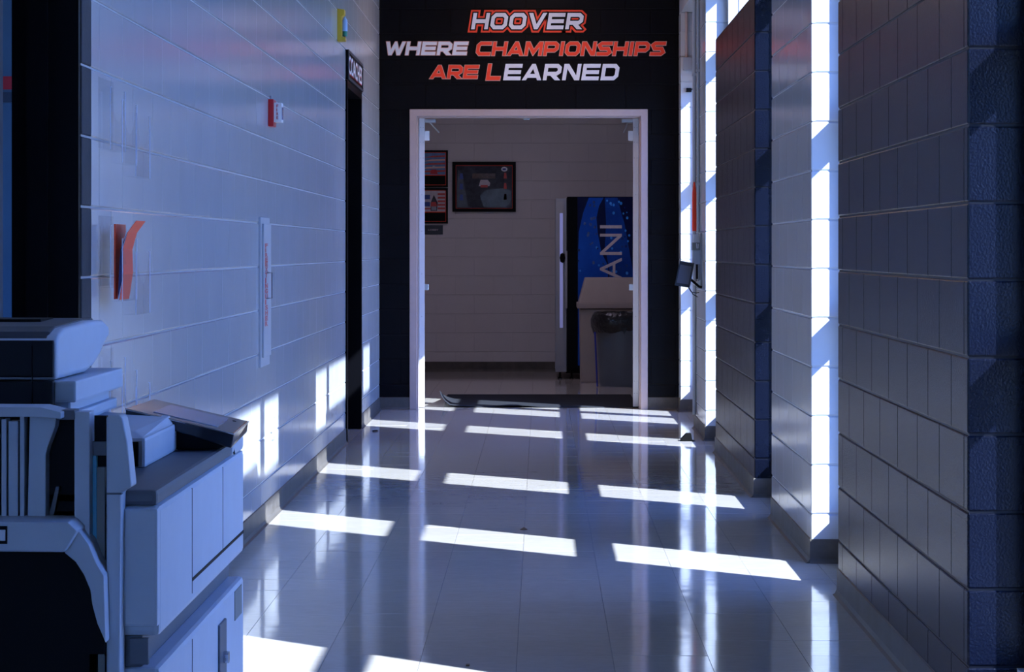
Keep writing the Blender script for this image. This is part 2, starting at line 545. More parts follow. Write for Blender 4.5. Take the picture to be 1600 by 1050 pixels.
floor = struct(MB().box(-3.4, XO, -4, 26.6, -0.10, -0.0028).build('floor', GROUT, origin=(0, 8, 0)), 'shiny waxed vinyl tile floor')
tl = []
TS = 0.3048
i0 = math.floor((-1.31 + 0.076) / TS)
rest = MB()
tm = None
def tile_geo(w_, d_):
    g, c = 0.0006, 0.0003
    def ring(i, z): return [(g + i, g + i, z), (w_ - g - i, g + i, z), (w_ - g - i, d_ - g - i, z), (g + i, d_ - g - i, z)]
    vs = ring(c, 0) + ring(0, -0.0008) + ring(0, -0.0028)
    fs = [(0, 1, 2, 3)]
    for k in range(4):
        j = (k + 1) % 4
        fs.append((k, k + 4, j + 4, j)); fs.append((k + 4, k + 8, j + 8, j + 4))
    return vs, fs
cells = []
for r in range(-14, 87):
    for i in range(-11, 6):
        x0 = -0.076 + i * TS; y0 = r * TS
        xa, xb = (XL, XR) if y0 < YE else (-3.3, XO)
        x1 = min(x0 + TS, xb + 0.3 if y0 < YE else xb)
        if y0 < YE and (x0 > XR + 0.15 or x0 + TS < XL): continue
        if x0 < xa - 0.01 and y0 >= YE: x0 = xa
        if x1 - x0 < 0.02: continue
        Y = y0 + TS / 2
        a = 0
        if y0 > 7.2 and y0 + TS < YE + 0.3 and x0 + TS <= XR + 0.1 and x0 > XL - 0.2:
            a = 1.0 / Y
        cells.append((a, x0, y0, x1 - x0, min(TS, 26.5 - y0)))
cells.sort(key=lambda c: -c[0])
tcache = {}
nt_ = 0
fl = wloc(floor)
for (a, x0, y0, w_, d_) in cells:
    if d_ < 0.02: continue
    vs, fs = tile_geo(w_, d_)
    if a > 0 and nt_ < 298:
        nt_ += 1
        key = (round(w_, 3), round(d_, 3))
        if key not in tcache:
            me = bpy.data.meshes.new('tile')
            me.from_pydata(vs, [], fs)
            bm = bmesh.new(); bm.from_mesh(me); bmesh.ops.recalc_face_normals(bm, faces=bm.faces)
            bm.faces.ensure_lookup_table()
            if bm.faces[0].normal.z < 0: bmesh.ops.reverse_faces(bm, faces=bm.faces)
            bm.to_mesh(me); bm.free()
            me.materials.append(TILE)
            tcache[key] = me
        o = bpy.data.objects.new('tile', tcache[key])
        COL.objects.link(o)
        o.parent = floor
        o.location = Vector((x0, y0, 0)) - fl
        o.rotation_euler = (random.gauss(0, 0.0006), random.gauss(0, 0.0009), 0)
    else:
        rest.add([(p[0] + x0, p[1] + y0, p[2]) for p in vs], fs)
rest.build('tile', TILE, floor, kind='stuff')
struct(MB().box(-150, 200, -150, 250, -0.45, -0.15).build('outside_ground', CONC), 'pale ground outside the windows')

# cove base boards
def base_left(name, y0, y1):
    b = MB()
    b.prism([(XL - 0.003, 0.0), (XL + 0.022, 0.0), (XL + 0.012, 0.006), (XL + 0.006, 0.02), (XL + 0.005, 0.098), (XL - 0.003, 0.1016)], y0, y1)
    return struct(b.build(name, BASE), 'grey cove base along the left wall')
base_left('baseboard_left', 7.22, D2[0])
base_left('baseboard_left_far', D2[1], YE)
bb = MB()
for (x0, x1) in [(XL, DO[0]), (DO[1], XR)]:
    bb.prism([(YE + 0.003, 0), (YE - 0.022, 0), (YE - 0.012, 0.006), (YE - 0.006, 0.02), (YE - 0.005, 0.098), (YE + 0.003, 0.1016)], x0, x1, axis='x')
struct(bb.build('baseboard_back', BASE), 'grey cove base on the black end wall')
k = 0
for kind, y0, y1, zt in piers:
    b = MB()
    b.prism([(XR + 0.003, 0.0), (XR - 0.022, 0.0), (XR - 0.012, 0.006), (XR - 0.006, 0.02), (XR - 0.005, 0.098), (XR + 0.003, 0.1016)], y0 - 0.005, y1)
    b.prism([(y0 + 0.003, 0), (y0 - 0.016, 0), (y0 - 0.010, 0.006), (y0 - 0.006, 0.02), (y0 - 0.005, 0.098), (y0 + 0.003, 0.1016)], XR - 0.005, XO - 0.02, axis='x')
    k += 1
    struct(b.build('baseboard_right_%d' % k, BASE), 'grey cove base around a pier')

# windows
WI, WO = 1.27, 1.40
def window(n, y0, y1, uprights, rails, low=None):
    """uprights: list of (ya, yb, zbottom); rails: list of (ya, yb, za, zb); low: (ya, yb) stretch standing on a low wall"""
    b = MB().box(WI, WO, y0, y1, HEAD - 0.03, HEAD)
    win = struct(b.build('window_%d' % n, ALU, origin=((WI + WO) / 2, (y0 + y1) / 2, 0)), 'tall metal framed window between the piers')
    for (a, c, z) in uprights:
        MB().box(WI, WO, a, c, z, HEAD).build('mullion', ALU, win)
    for (a, c, z0, z1) in rails:
        MB().box(WI, WO, a, c, z0, z1).build('rail', ALU, win)
    return win
def panes(win, cells):
    for (a, c, z0, z1) in cells:
        MB().box(1.332, 1.338, a, c, z0, z1).build('pane', GLASS, win)
ZB = [1.058, 1.878, 2.698]
J = 0.065
def narrow(y0, y1):
    ups = [(y0, y0 + J, 0.20), (y1 - J, y1, 0.20)]
    rl = [(y0 + J, y1 - J, 0.20, 0.238)] + [(y0 + J, y1 - J, z - 0.02, z + 0.02) for z in ZB]
    zs = [0.238] + [v for z in ZB for v in (z - 0.02, z + 0.02)] + [HEAD - 0.03]
    pn = [(y0 + J, y1 - J, zs[i], zs[i + 1]) for i in range(0, len(zs), 2)]
    return ups, rl, pn
def bay(n, y0, y1, l0, l1):
    u1, r1, p1 = narrow(y0, l0)
    u2, r2, p2 = narrow(l1, y1)
    ups = u1 + u2; rl = r1 + r2; pn = p1 + p2
    cuts = 2
    wdt = (l1 - l0) / cuts
    for i in range(1, cuts):
        ups.append((l0 + i * wdt - 0.025, l0 + i * wdt + 0.025, LOWT))
    rl.append((l0, l1, LOWT + 0.002, LOWT + 0.09))
    for i in range(cuts):
        pn.append((l0 + i * wdt + 0.025 * (i > 0), l0 + (i + 1) * wdt - 0.025 * (i < cuts - 1), LOWT + 0.09, HEAD - 0.03))
    win = window(n, y0, y1, ups, rl)
    panes(win, pn)
u, r_, p_ = narrow(2.82, 3.76); panes(window(1, 2.82, 3.76, u, r_), p_)
bay(2, 5.52, 10.26, 6.50, 9.33)
bay(3, 12.02, 16.84, 12.98, 15.87)
ym = (18.04 + 19.83) / 2
u1, r1, p1 = narrow(18.04, ym + 0.03); u2, r2, p2 = narrow(ym - 0.03, 19.83)
w4 = window(4, 18.04, 19.83, u1[:1] + [(ym - 0.07, ym + 0.07, 0.2)] + u2[1:], r1 + r2)
panes(w4, p1[:3] + p2[:3])
for q in (p1[3], p2[3]):      # closed panels above the transom
    MB().box(1.31, 1.36, *q).build('panel', ALU, w4)

# near doorway on the left: black jambs, alcove, grey door leaf
b = MB()
b.box(XL - 0.194, XL - 0.004, D1[1] - 0.03, D1[1] + 0.004, 0, D1[3] - 0.05)
d1 = struct(b.build('door_1', BLACKF, origin=(XL, D1[1], 0)), 'black doorway beside the copier')
MB().box(XL - 0.15, XL - 0.09, D1[1] - 0.046, D1[1] - 0.03, 0, D1[3] - 0.05).build('door_stop', BLACKF, d1)
MB().box(XL - 0.21, XL - 0.004, D1[0], D1[1], D1[3] - 0.05, D1[3]).build('head', BLACKF, d1)
MB().box(XL - 0.21, XL - 0.004, D1[0], D1[0] + 0.03, 0, D1[3] - 0.05).build('jamb', BLACKF, d1)
leaf = MB().box(-2.40, -1.521, 6.96, 7.005, 0.01, 2.36).build('door_leaf', DOORG, d1)
MB().box(-1.60, -1.5215, 6.952, 6.96, 1.18, 1.24).build('lock_plate', STEEL, leaf)
MB().tube([(-1.60, 6.955, 1.20), (-1.60, 6.90, 1.20), (-1.70, 6.89, 1.20)], 0.011).build('lever', STEEL, leaf)
b = MB()
b.box(-3.6, XL - 0.2, 8.6, 8.75, 0, ZC)
wa = struct(b.build('wall_alcove', ALCB), 'blue wall with red stripe seen through the near doorway')
MB().box(-3.6, XL - 0.2, 8.59, 8.6, 1.855, 1.90).build('stripe', RED, wa)
MB().box(-3.6, XL - 0.2, 8.592, 8.6, 1.81, 1.845).build('stripe', PLATE, wa)
b = MB().box(-3.75, -3.6, 3.5, 8.75, 0, 0.9).box(-3.75, -3.6, 3.5, 8.75, 2.6, ZC).box(-3.75, -3.6, 3.5, 5.2, 0.9, 2.6).box(-3.75, -3.6, 8.3, 8.75, 0.9, 2.6).box(-3.75, XL - 0.2, 3.35, 3.5, 0, ZC)
w6 = struct(MB().box(-3.72, -3.63, 5.2, 8.3, 0.9, 0.95).build('window_6', ALU), 'unseen window added to light the alcove')  # added so that skylight reaches the blue alcove wall
for y_ in (5.2, 6.72, 8.24): MB().box(-3.72, -3.63, y_, y_ + 0.06, 0.95, 2.6).build('mullion', ALU, w6)
for y_ in (5.26, 6.78): MB().box(-3.678, -3.672, y_, y_ + 1.46, 0.95, 2.6).build('pane', GLASS, w6)
struct(b.build('wall_alcove_side', WHITE), 'side walls of the alcove')
struct(MB().box(-3.75, XL - 0.2, 3.35, 8.75, ZC - 0.6, ZC).build('ceiling_alcove', CEIL), 'alcove ceiling')
struct(MB().box(-3.75, XL - 0.2, 3.35, 8.75, -0.1, 0.0).build('floor_alcove', TILE), 'alcove floor')

# far door on the left wall
d2y0, d2y1 = D2[0], D2[1]
b = MB().box(XL - 0.2, XL + 0.012, d2y1 - 0.05, d2y1, 0, 2.4384)
d2 = struct(b.build('door_2', BLACKF, origin=(XL, (d2y0 + d2y1) / 2, 0)), 'black door in the left wall under a sign')
MB().box(XL - 0.2, XL + 0.012, d2y0, d2y0 + 0.05, 0, 2.4384).build('jamb', BLACKF, d2)
MB().box(XL - 0.2, XL + 0.012, d2y0 + 0.05, d2y1 - 0.05, 2.388, 2.4384).build('head', BLACKF, d2)
lf = MB().box(XL - 0.13, XL - 0.085, d2y0 + 0.055, d2y1 - 0.055, 0.01, 2.383).build('door_leaf', BLACKF, d2)
MB().tube([(XL - 0.085, d2y0 + 0.14, 1.0), (XL - 0.03, d2y0 + 0.14, 1.0), (XL - 0.03, d2y0 + 0.25, 1.0)], 0.01).build('lever', STEEL, lf)

# the far lobby behind the doorway
YF = 26.5
b = MB().box(-3.4, 1.9, YF + CORE, YF + 0.2, 0, 3.3)
wf = struct(b.build('wall_lobby', BEIGEM, origin=(0, YF, 0)), 'cream block wall of the lobby behind the doorway')
make_blocks(lay_blocks('y-', YF, -3.3, 1.8, 0, 3.3, 0.1, 0.1 + 0.2032), wf, BEIGE, 140)
struct(MB().box(-3.5, -3.3, YE + 0.2, YF + 0.2, 0, 3.3).box(1.8, 2.0, YE + 0.2, YF + 0.2, 0, 3.3).box(-3.5, XL - 0.2, YE + 0.05, YE + 0.2, 0, 3.3).box(1.42, 2.0, YE + 0.05, YE + 0.2, 0, 3.3).build('wall_lobby_side', BEIGE), 'side walls of the lobby')
struct(MB().box(-3.5, 2.0, YE + 0.2, YF + 0.2, 3.3, 3.45).build('ceiling_lobby', CEIL), 'lobby ceiling')
struct(MB().box(1.4, 2.0, YE + 0.2, YF, -0.1, 0).build('floor_lobby', TILE), 'lobby floor edge')
struct(MB().prism([(YF + 0.003, 0), (YF - 0.02, 0), (YF - 0.006, 0.02), (YF - 0.005, 0.098), (YF + 0.003, 0.1016)], -3.3, 1.8, axis='x').build('baseboard_lobby', BASE), 'grey cove base of the lobby wall')

# door frame of the double doorway
fx0, fx1, fz = DO[0], DO[1], DO[3]
FWD = 0.055
b = MB()
b.prism([(fx0, 0), (fx0, fz), (fx1, fz), (fx1, 0), (fx1 - FWD, 0), (fx1 - FWD, fz - FWD), (fx0 + FWD, fz - FWD), (fx0 + FWD, 0)], YE - 0.012, YE + 0.21)
d3 = struct(b.build('door_3', FRAME_P, origin=((fx0 + fx1) / 2, YE, 0), bevel=0.002, seg=1), 'pale metal frame of the open double doorway')
b = MB()
s1 = FWD + 0.012
b.prism([(fx0 + FWD - 0.001, 0), (fx0 + FWD - 0.001, fz - FWD + 0.001), (fx1 - FWD + 0.001, fz - FWD + 0.001), (fx1 - FWD + 0.001, 0), (fx1 - s1, 0), (fx1 - s1, fz - s1), (fx0 + s1, fz - s1), (fx0 + s1, 0)], YE + 0.03, YE + 0.12)
b.build('door_stop', FRAME_P, d3)
for sgn, hx in ((-1, fx0 + FWD + 0.012), (1, fx1 - FWD - 0.012)):
    ang = R(9)
    # leaf local: u along the leaf, t thickness towards the opening
    du = Vector((sgn * math.sin(ang), math.cos(ang), 0)); dt = Vector((-sgn * math.cos(ang), math.sin(ang), 0))
    o0 = Vector((hx, YE + 0.2, 0)) + (dt * 0.0)
    def Q(u_, t_, z): return o0 + du * u_ + dt * t_ + Vector((0, 0, z))
    def lbox(mb, u0, u1, t0, t1, z0, z1):
        return mb.hexa([Q(u0, t0, z0), Q(u1, t0, z0), Q(u1, t1, z0), Q(u0, t1, z0), Q(u0, t0, z1), Q(u1, t0, z1), Q(u1, t1, z1), Q(u0, t1, z1)])
    lf = lbox(MB(), 0, 0.86, 0, 0.046, 0.012, fz - FWD - 0.005).build('door_leaf', LEAFP, d3)
    lbox(MB(), 0.05, 0.82, 0.046, 0.085, 0.965, 1.015).build('panic_bar', STEEL, lf, bevel=0.004)
    lbox(MB(), 0.02, 0.10, 0.046, 0.088, 2.195, 2.275).build('latch_box', WPLAS, lf, bevel=0.003)
    for z in [0.12, 0.22, 0.42, 0.75, 1.1, 1.45, 1.75, 2.05, 2.18, 2.3]:
        for tt in ((0.012, 0.034) if (z < 0.3 or z > 2.0) else (0.022,)):
            c = Q(-0.0008, tt, z)
            MB().tube([c - du * 0.0007, c + du * 0.004], 0.0035, 6).build('screw', GREYMET, lf)
    # closer arm
    p = Q(0.10, 0.10, 2.36)
    MB().box(p.x - 0.05, p.x + 0.05, p.y - 0.03, p.y + 0.03, 2.345, 2.372).build('closer_shoe', STEEL, d3)
    MB().tube([Vector((p.x, p.y, 2.35)), Vector((p.x - sgn * 0.0 + (0.07 if sgn < 0 else -0.03), p.y + 0.12, 2.27))], 0.006).build('closer_arm', STEEL, d3)
MB().box(-0.14, -0.09, YE + 0.08, YE + 0.15, fz - s1 - 0.014, fz - s1).build('strike', STEEL, d3)

# ------------------------------------------------------------------ lettering above the doorway
GW = {'I': 0.30, 'M': 1.30, 'W': 1.45, 'L': 0.95, 'V': 1.15, 'A': 1.15}
def glyph(c, t):
    W = GW.get(c, 1.08)
    l, r, b0, tp, m = t / 2, W - t / 2, t / 2, 1 - t / 2, 0.5
    k = 0.16
    G = {
        'H': [[(l, 0), (l, 1)], [(r, 0), (r, 1)], [(l, m), (r, m)]],
        'O': [[(l + k, b0), (r - k, b0), (r, b0 + k), (r, tp - k), (r - k, tp), (l + k, tp), (l, tp - k), (l, b0 + k), 'c']],
        'D': [[(l, b0), (r - k, b0), (r, b0 + k), (r, tp - k), (r - k, tp), (l, tp), 'c']],
        'C': [[(W, b0), (l + k, b0), (l, b0 + k), (l, tp - k), (l + k, tp), (W, tp)]],
        'E': [[(W, b0), (l, b0), (l, tp), (W, tp)], [(l, m), (W - 0.04, m)]],
        'L': [[(l, 1), (l, b0), (W, b0)]],
        'I': [[(W / 2, 0), (W / 2, 1)]],
        'R': [[(l, 0), (l, tp), (r - k, tp), (r, tp - k * 0.8), (r, m + 0.02), (r - k, m - 0.10), (l, m - 0.10)], [(W * 0.45, m - 0.1), (r + 0.08, -0.1)]],
        'P': [[(l, 0), (l, tp), (r - k, tp), (r, tp - k * 0.8), (r, m + 0.02), (r - k, m - 0.12), (l, m - 0.12)]],
        'S': [[(W, tp), (l + k, tp), (l, tp - k * 0.8), (l + k, m), (r - k, m), (r, b0 + k * 0.8), (r - k, b0), (0, b0)]],
        'N': [[(l, 0), (l, 1)], [(r, 0), (r, 1)], [(l, 1.05), (r, -0.05)]],
        'M': [[(l, 0), (l, 1)], [(r, 0), (r, 1)], [(l, 1.05), (W / 2, 0.22), (r, 1.05)]],
        'V': [[(0.05, 1.15), (W / 2, 0.04), (W - 0.05, 1.15)]],
        'A': [[(0.02, -0.15), (W / 2, 0.96), (W - 0.02, -0.15)], [(W * 0.26, 0.27), (W * 0.74, 0.27)]],
        'W': [[(0.06, 1.15), (W * 0.28, 0.02), (W * 0.5, 0.86), (W * 0.72, 0.02), (W - 0.06, 1.15)]],
    }
    return W, G[c]

def clip(poly, ylo, yhi):
    for (s, lim) in ((1, ylo), (-1, -yhi)):
        o_ = []
        for i in range(len(poly)):
            p, q = poly[i], poly[(i + 1) % len(poly)]
            pi, qi = s * p[1] >= lim, s * q[1] >= lim
            if pi: o_.append(p)
            if pi != qi:
                tt = (lim / s - p[1]) / (q[1] - p[1])
                o_.append((p[0] + (q[0] - p[0]) * tt, lim / s))
        poly = o_
        if not poly: return []
    return poly

def stroke(paths, t, e):
    """convex pieces that cover the pen strokes, grown by e"""
    out_ = []
    h = t / 2 + e
    for path in paths:
        closed = path[-1] == 'c'
        P = [Vector(p) for p in (path[:-1] if closed else path)]
        n = len(P)
        def offs(i):
            a = P[i - 1] if (i > 0 or closed) else None
            c = P[(i + 1) % n] if (i < n - 1 or closed) else None
            d1 = (P[i] - a).normalized() if a is not None else None
            d2 = (c - P[i]).normalized() if c is not None else None
            if d1 is None: d1 = d2
            if d2 is None: d2 = d1
            n1 = Vector((-d1.y, d1.x)); n2 = Vector((-d2.y, d2.x))
            mm = (n1 + n2)
            if mm.length < 1e-6: mm = n1
            mm.normalize()
            return mm * (h / max(0.3, mm.dot(n1)))
        rng = range(n) if closed else range(n - 1)
        for i in rng:
            j = (i + 1) % n
            p, q = P[i].copy(), P[j].copy()
            d = (q - p).normalized()
            po, qo = offs(i), offs(j)
            if not closed and i == 0: p = p - d * e
            if not closed and j == n - 1: q = q + d * e
            poly = clip([(v.x, v.y) for v in (p + po, q + qo, q - qo, p - po)], -e, 1 + e)
            if len(poly) > 2: out_.append(poly)
    return out_

def word(parent, s, x0, x1, y0, y1, layers, first=None):
    """letters of one word filling pixels x0..x1, y0..y1 on the end wall; layers = [(grow, material, lift)] front layer first"""
    t = 0.235
    gap = 0.125
    sc = F / YE
    Hm = (y1 - y0) / sc
    zb = CH - (y1 - VY) / sc
    tot = sum(GW.get(c, 1.08) for c in s) + gap * (len(s) - 1)
    sh = 0.16
    Wm = (x1 - x0) / sc - sh * Hm
    kx = Wm / tot
    cur = 0
    for ch in s:
        Wg, paths = glyph(ch, t)
        lo = None
        for li, (e, m_, lift) in enumerate(layers):
            b = MB()
            for pi_, poly in enumerate(stroke(paths, t, e)):
                pts = [((x0 - VX) / sc + (cur + p[0]) * kx + sh * p[1] * Hm, zb + p[1] * Hm) for p in poly]
                b.prism(pts, YE - lift - 0.00012 * pi_, YE + 0.004)
            if li == 0: lo = b.build('letter', m_, parent)
            else: b.build('outline', m_, lo)
        cur += Wg + gap

sc = F / YE
def zz(y): return CH - (y - VY) / sc
t1 = thing('wall_lettering', ((825 - VX) / sc, YE, zz(50)), 'top line HOOVER in pale letters with orange-red outline', 'lettering', 'lettering on the black end wall')
word(t1, 'HOOVER', 736, 913, 20.5, 46, [(0.0, LETW, 0.014), (0.08, LETB, 0.011), (0.19, ORANGE, 0.008)])
t2 = thing('wall_lettering', (0, YE, zz(88)), 'middle line WHERE CHAMPIONSHIPS in pale and orange-red letters', 'lettering', 'lettering on the black end wall')
word(t2, 'WHERE', 601, 732, 65.5, 86, [(0.0, LETW, 0.012), (0.04, PINKL, 0.009)])
word(t2, 'CHAMPIONSHIPS', 743, 1041, 65.5, 87, [(0.0, ORANGE, 0.012), (0.04, PINKL, 0.009)])
t3 = thing('wall_lettering', (0, YE, zz(125)), 'bottom line ARE LEARNED in orange-red and pale letters', 'lettering', 'lettering on the black end wall')
word(t3, 'ARE', 672, 749, 102, 123, [(0.0, ORANGE, 0.012), (0.04, PINKL, 0.009)])
word(t3, 'L', 759, 785, 100, 125.5, [(0.0, ORANGE, 0.012), (0.035, PINKL, 0.009)])
word(t3, 'EARNED', 786, 969, 100, 125.5, [(0.0, LETW, 0.012)])

# ------------------------------------------------------------------ things on the left wall
# sign over the far door
sg = thing('door_sign', (XL, 17.3, 2.44), 'black sign with pale letters over the far left door', 'sign')
MB().box(XL - 0.003, XL + 0.016, D2[0], D2[1], 2.442, 2.642).build('board', BLACKF, sg)
bd = MB()
for (y0, y1, z0, z1) in [(D2[0], D2[1], 2.622, 2.642), (D2[0], D2[1], 2.442, 2.462), (D2[0], D2[0] + 0.03, 2.462, 2.622), (D2[1] - 0.03, D2[1], 2.462, 2.622)]:
    bd.box(XL + 0.016, XL + 0.022, y0, y1, z0, z1)
bd.build('border', GREYP, sg)
text_mesh('COACHES', 0.125, RED, sg, 'letters_outline', (XL + 0.0165, D2[0] + 0.075, 2.478), (0, 1, 0), (0, 0, 1), width=D2[1] - D2[0] - 0.14)  # red outline print behind the pale letters
text_mesh('COACHES', 0.125, PAPERW, sg, 'letters', (XL + 0.0175, D2[0] + 0.07, 2.486), (0, 1, 0), (0, 0, 1), width=D2[1] - D2[0] - 0.14)

# fire strobe
fy = 11.90
fa = thing('fire_strobe', (XL, fy, 1.89), 'red wall fire alarm with white strobe marked FIRE', 'fire alarm')
MB().box(XL, XL + 0.026, fy, fy + 0.12, 1.892, 2.022).build('back_box', RED, fa, bevel=0.003)
b = MB(); b.prism([(XL + 0.026, fy + 0.012), (XL + 0.062, fy + 0.02), (XL + 0.062, fy + 0.10), (XL + 0.026, fy + 0.108)], 1.912, 2.006, axis='z')
st = b.build('strobe', WPLAS, fa, bevel=0.002)
for i, ch in enumerate('FIRE'):
    text_mesh(ch, 0.014, RED, fa, 'letter', (XL + 0.039, fy + 0.0125, 1.983 - i * 0.019), (1, 0, 0), (0, 0, 1), width=0.009 if ch != 'I' else 0.003)
MB().box(XL + 0.062, XL + 0.065, fy + 0.03, fy + 0.09, 1.925, 1.985).build('flash_lens', SCREENP, fa)
MB().tube([(XL + 0.01, fy + 0.03, 2.02), (XL + 0.01, fy + 0.03, 2.04)], 0.006).build('cable_stub', GREYMET, fa)

# fire extinguisher cabinet
CABP = mat('cabinet_enamel', (0.36, 0.38, 0.42), 0.4, var=0.03)
c0, c1, z0, z1 = 11.50, 11.88, 0.75, 1.45
fc = thing('fire_cabinet', (XL, 11.69, z0), 'tall shallow pale metal fire extinguisher cabinet with red vertical lettering', 'cabinet')
b = MB()
b.prism([(c0, z0), (c1, z0), (c1, z1), (c0, z1)], XL - 0.002, XL + 0.010, axis='x')
b.build('trim', CABP, fc, bevel=0.003)
dr = MB().box(XL + 0.010, XL + 0.019, c0 + 0.05, c1 - 0.02, z0 + 0.045, z1 - 0.03).build('door', CABP, fc, bevel=0.002)
MB().tube([(XL + 0.018, c0 + 0.17, 1.19), (XL + 0.045, c0 + 0.17, 1.19), (XL + 0.045, c0 + 0.17, 1.07), (XL + 0.018, c0 + 0.17, 1.07)], 0.005).build('handle', GREYMET, dr)
for s_, hz in (('REHSIUGNITXE'[::-1], 0.985), ('FIRE', 1.26)):
    n = len(s_)
    top = 1.245 if n > 4 else 1.33
    stp = 0.0255 if n > 4 else 0.022
    for i, ch in enumerate(s_):
        text_mesh(ch, stp * 0.9, RED, dr, 'letter', (XL + 0.0198, c0 + 0.09, top - (i + 1) * stp), (0, 1, 0), (0, 0, 1), width=0.12 if ch != 'I' else 0.05, bold=0.05)

# outlet
oy, oz = 12.10, 0.43
ou = thing('wall_outlet', (XL, oy, oz - 0.06), 'white duplex outlet low on the sunlit left wall', 'outlet')
MB().box(XL - 0.001, XL + 0.007, oy - 0.04, oy + 0.04, oz - 0.058, oz + 0.058).build('plate', GREYMET, ou, bevel=0.002)
for dz in (-0.024, 0.024):
    MB().box(XL + 0.007, XL + 0.009, oy - 0.022, oy + 0.022, oz + dz - 0.017, oz + dz + 0.017).build('socket', WPLAS, ou)

# yellow holder with a small canister
yy = 15.94
yh = thing('canister_holder', (XL, yy, 2.64), 'yellow wall bracket holding a small blue and green canister, high on the left wall', 'holder')
b = MB(); b.prism([(XL, 2.64), (XL + 0.05, 2.645), (XL + 0.052, 2.665), (XL + 0.028, 2.67), (XL + 0.028, 2.80), (XL + 0.045, 2.815), (XL + 0.045, 2.845), (XL, 2.85)], yy, yy + 0.10)
b.build('bracket', YEL, yh, bevel=0.002)
MB().lathe([(0.0, 2.672), (0.016, 2.672), (0.016, 2.71)], XL + 0.048, yy + 0.02, 14).build('canister_base', GREEN, yh, smooth=True)
MB().lathe([(0.0165, 2.705), (0.0165, 2.775), (0.012, 2.785), (0.005, 2.79), (0.005, 2.80), (0, 2.80)], XL + 0.048, yy + 0.02, 14).build('canister_body', BLUEL, yh, smooth=True)
MB().box(XL + 0.04, XL + 0.052, yy + 0.02, yy + 0.04, 2.645, 2.672).build('pin', RED, yh)

# brochure holders: three stepped clear pockets each
def holder(zt, label, depth=(0.04, 0.075, 0.115)):
    y0, y1 = 7.31, 7.57
    h = thing('brochure_holder', (XL, (y0 + y1) / 2, zt - 0.30), label, 'brochure holder', 'clear brochure holders on the left wall')
    MB().quad([(XL + 0.004, y0, zt - 0.21), (XL + 0.004, y1, zt - 0.21), (XL + 0.004, y1, zt), (XL + 0.004, y0, zt)]).build('back_plate', ACRYL, h)
    prev = 0.005
    for i, d in enumerate(depth):
        top = zt - 0.038 * (i + 1) + 0.008
        bot = zt - 0.214 - 0.040 * i
        x = XL + d
        xp = XL + prev
        # front with a deep rounded notch
        pts = [(y0, bot), (y1, bot), (y1, top)]
        n = 14
        ya, yb = y1 - 0.03, y0 + 0.03
        pts.append((y1 - 0.02, top))
        for k in range(n + 1):
            a = k / n
            yv = ya + (yb - ya) * a
            zv = top - 0.085 * math.sin(math.pi * a) ** 0.55 - 0.012
            pts.append((yv, zv))
        pts += [(y0 + 0.02, top), (y0, top)]
        bm_ = MB()
        nn = len(pts)
        bm_.quad([(x, p[0], p[1]) for p in pts])
        fr = bm_.build('pocket_front', ACRYL, h)
        for yk in (y0, y1):
            MB().quad([(xp, yk, bot), (x, yk, bot), (x, yk, top), (xp, yk, top)]).build('pocket_side', ACRYL, h)
        MB().quad([(xp, y0, bot), (x, y0, bot), (x, y1, bot), (xp, y1, bot)]).build('pocket_floor', ACRYL, h)
        MB().tube([(x, y0, bot), (x, y0, top), (x, y0 + 0.02, top)], 0.0012, 6).build('polished_edge', ACRE, h)
        MB().tube([(x, y1, bot), (x, y1, top), (x, y1 - 0.02, top)], 0.0016, 6).build('polished_edge', ACRE, h)
        prev = d
    return h
holder(1.81, 'topmost empty clear acrylic brochure holder on the left wall')
holder(1.40, 'clear acrylic brochure holder with orange brochures in it, in the middle of three')
holder(1.00, 'lowest clear acrylic brochure holder, half hidden behind the copier')
# brochures
b = MB()
for (y0, y1, x0, x1, z0, z1) in [(7.34, 7.52, XL + 0.045, XL + 0.050, 1.152, 1.375)]:
    b.box(x0, x1, y0, y1, z0, z1)
tag(b.build('brochure', PAPERO), 'upright orange brochure standing at the back of the middle holder', 'brochure', 'brochures in the middle holder')
b = MB()
prof = [(0.0, 1.15), (0.012, 1.23), (0.010, 1.30), (0.024, 1.35), (0.050, 1.385)]
for i in range(len(prof) - 1):
    (a0, za), (a1, zb) = prof[i], prof[i + 1]
    xx = XL + 0.058
    b.hexa([(xx + a0, 7.33, za), (xx + a0, 7.50, za), (xx + a0 + 0.004, 7.50, za), (xx + a0 + 0.004, 7.33, za),
            (xx + a1, 7.33, zb), (xx + a1, 7.50, zb), (xx + a1 + 0.004, 7.50, zb), (xx + a1 + 0.004, 7.33, zb)])
br = tag(b.build('brochure', PAPERW, smooth=False), 'curled brochure leaning forward with white edge and orange cover', 'brochure', 'brochures in the middle holder')
b = MB()
for i in range(len(prof) - 1):
    (a0, za), (a1, zb) = prof[i], prof[i + 1]
    xx = XL + 0.0625
    b.hexa([(xx + a0, 7.331, za), (xx + a0, 7.499, za), (xx + a0 + 0.0012, 7.499, za), (xx + a0 + 0.0012, 7.331, za),
            (xx + a1, 7.331, zb), (xx + a1, 7.499, zb), (xx + a1 + 0.0012, 7.499, zb), (xx + a1 + 0.0012, 7.331, zb)])
b.build('cover', PAPERO, br)
b = MB()
b.prism([(XL + 0.059, 1.155), (XL + 0.062, 1.22), (XL + 0.066, 1.30), (XL + 0.085, 1.345), (XL + 0.070, 1.30), (XL + 0.074, 1.22)], 7.325, 7.3295)
b.build('page_edges', PAPERB, br)

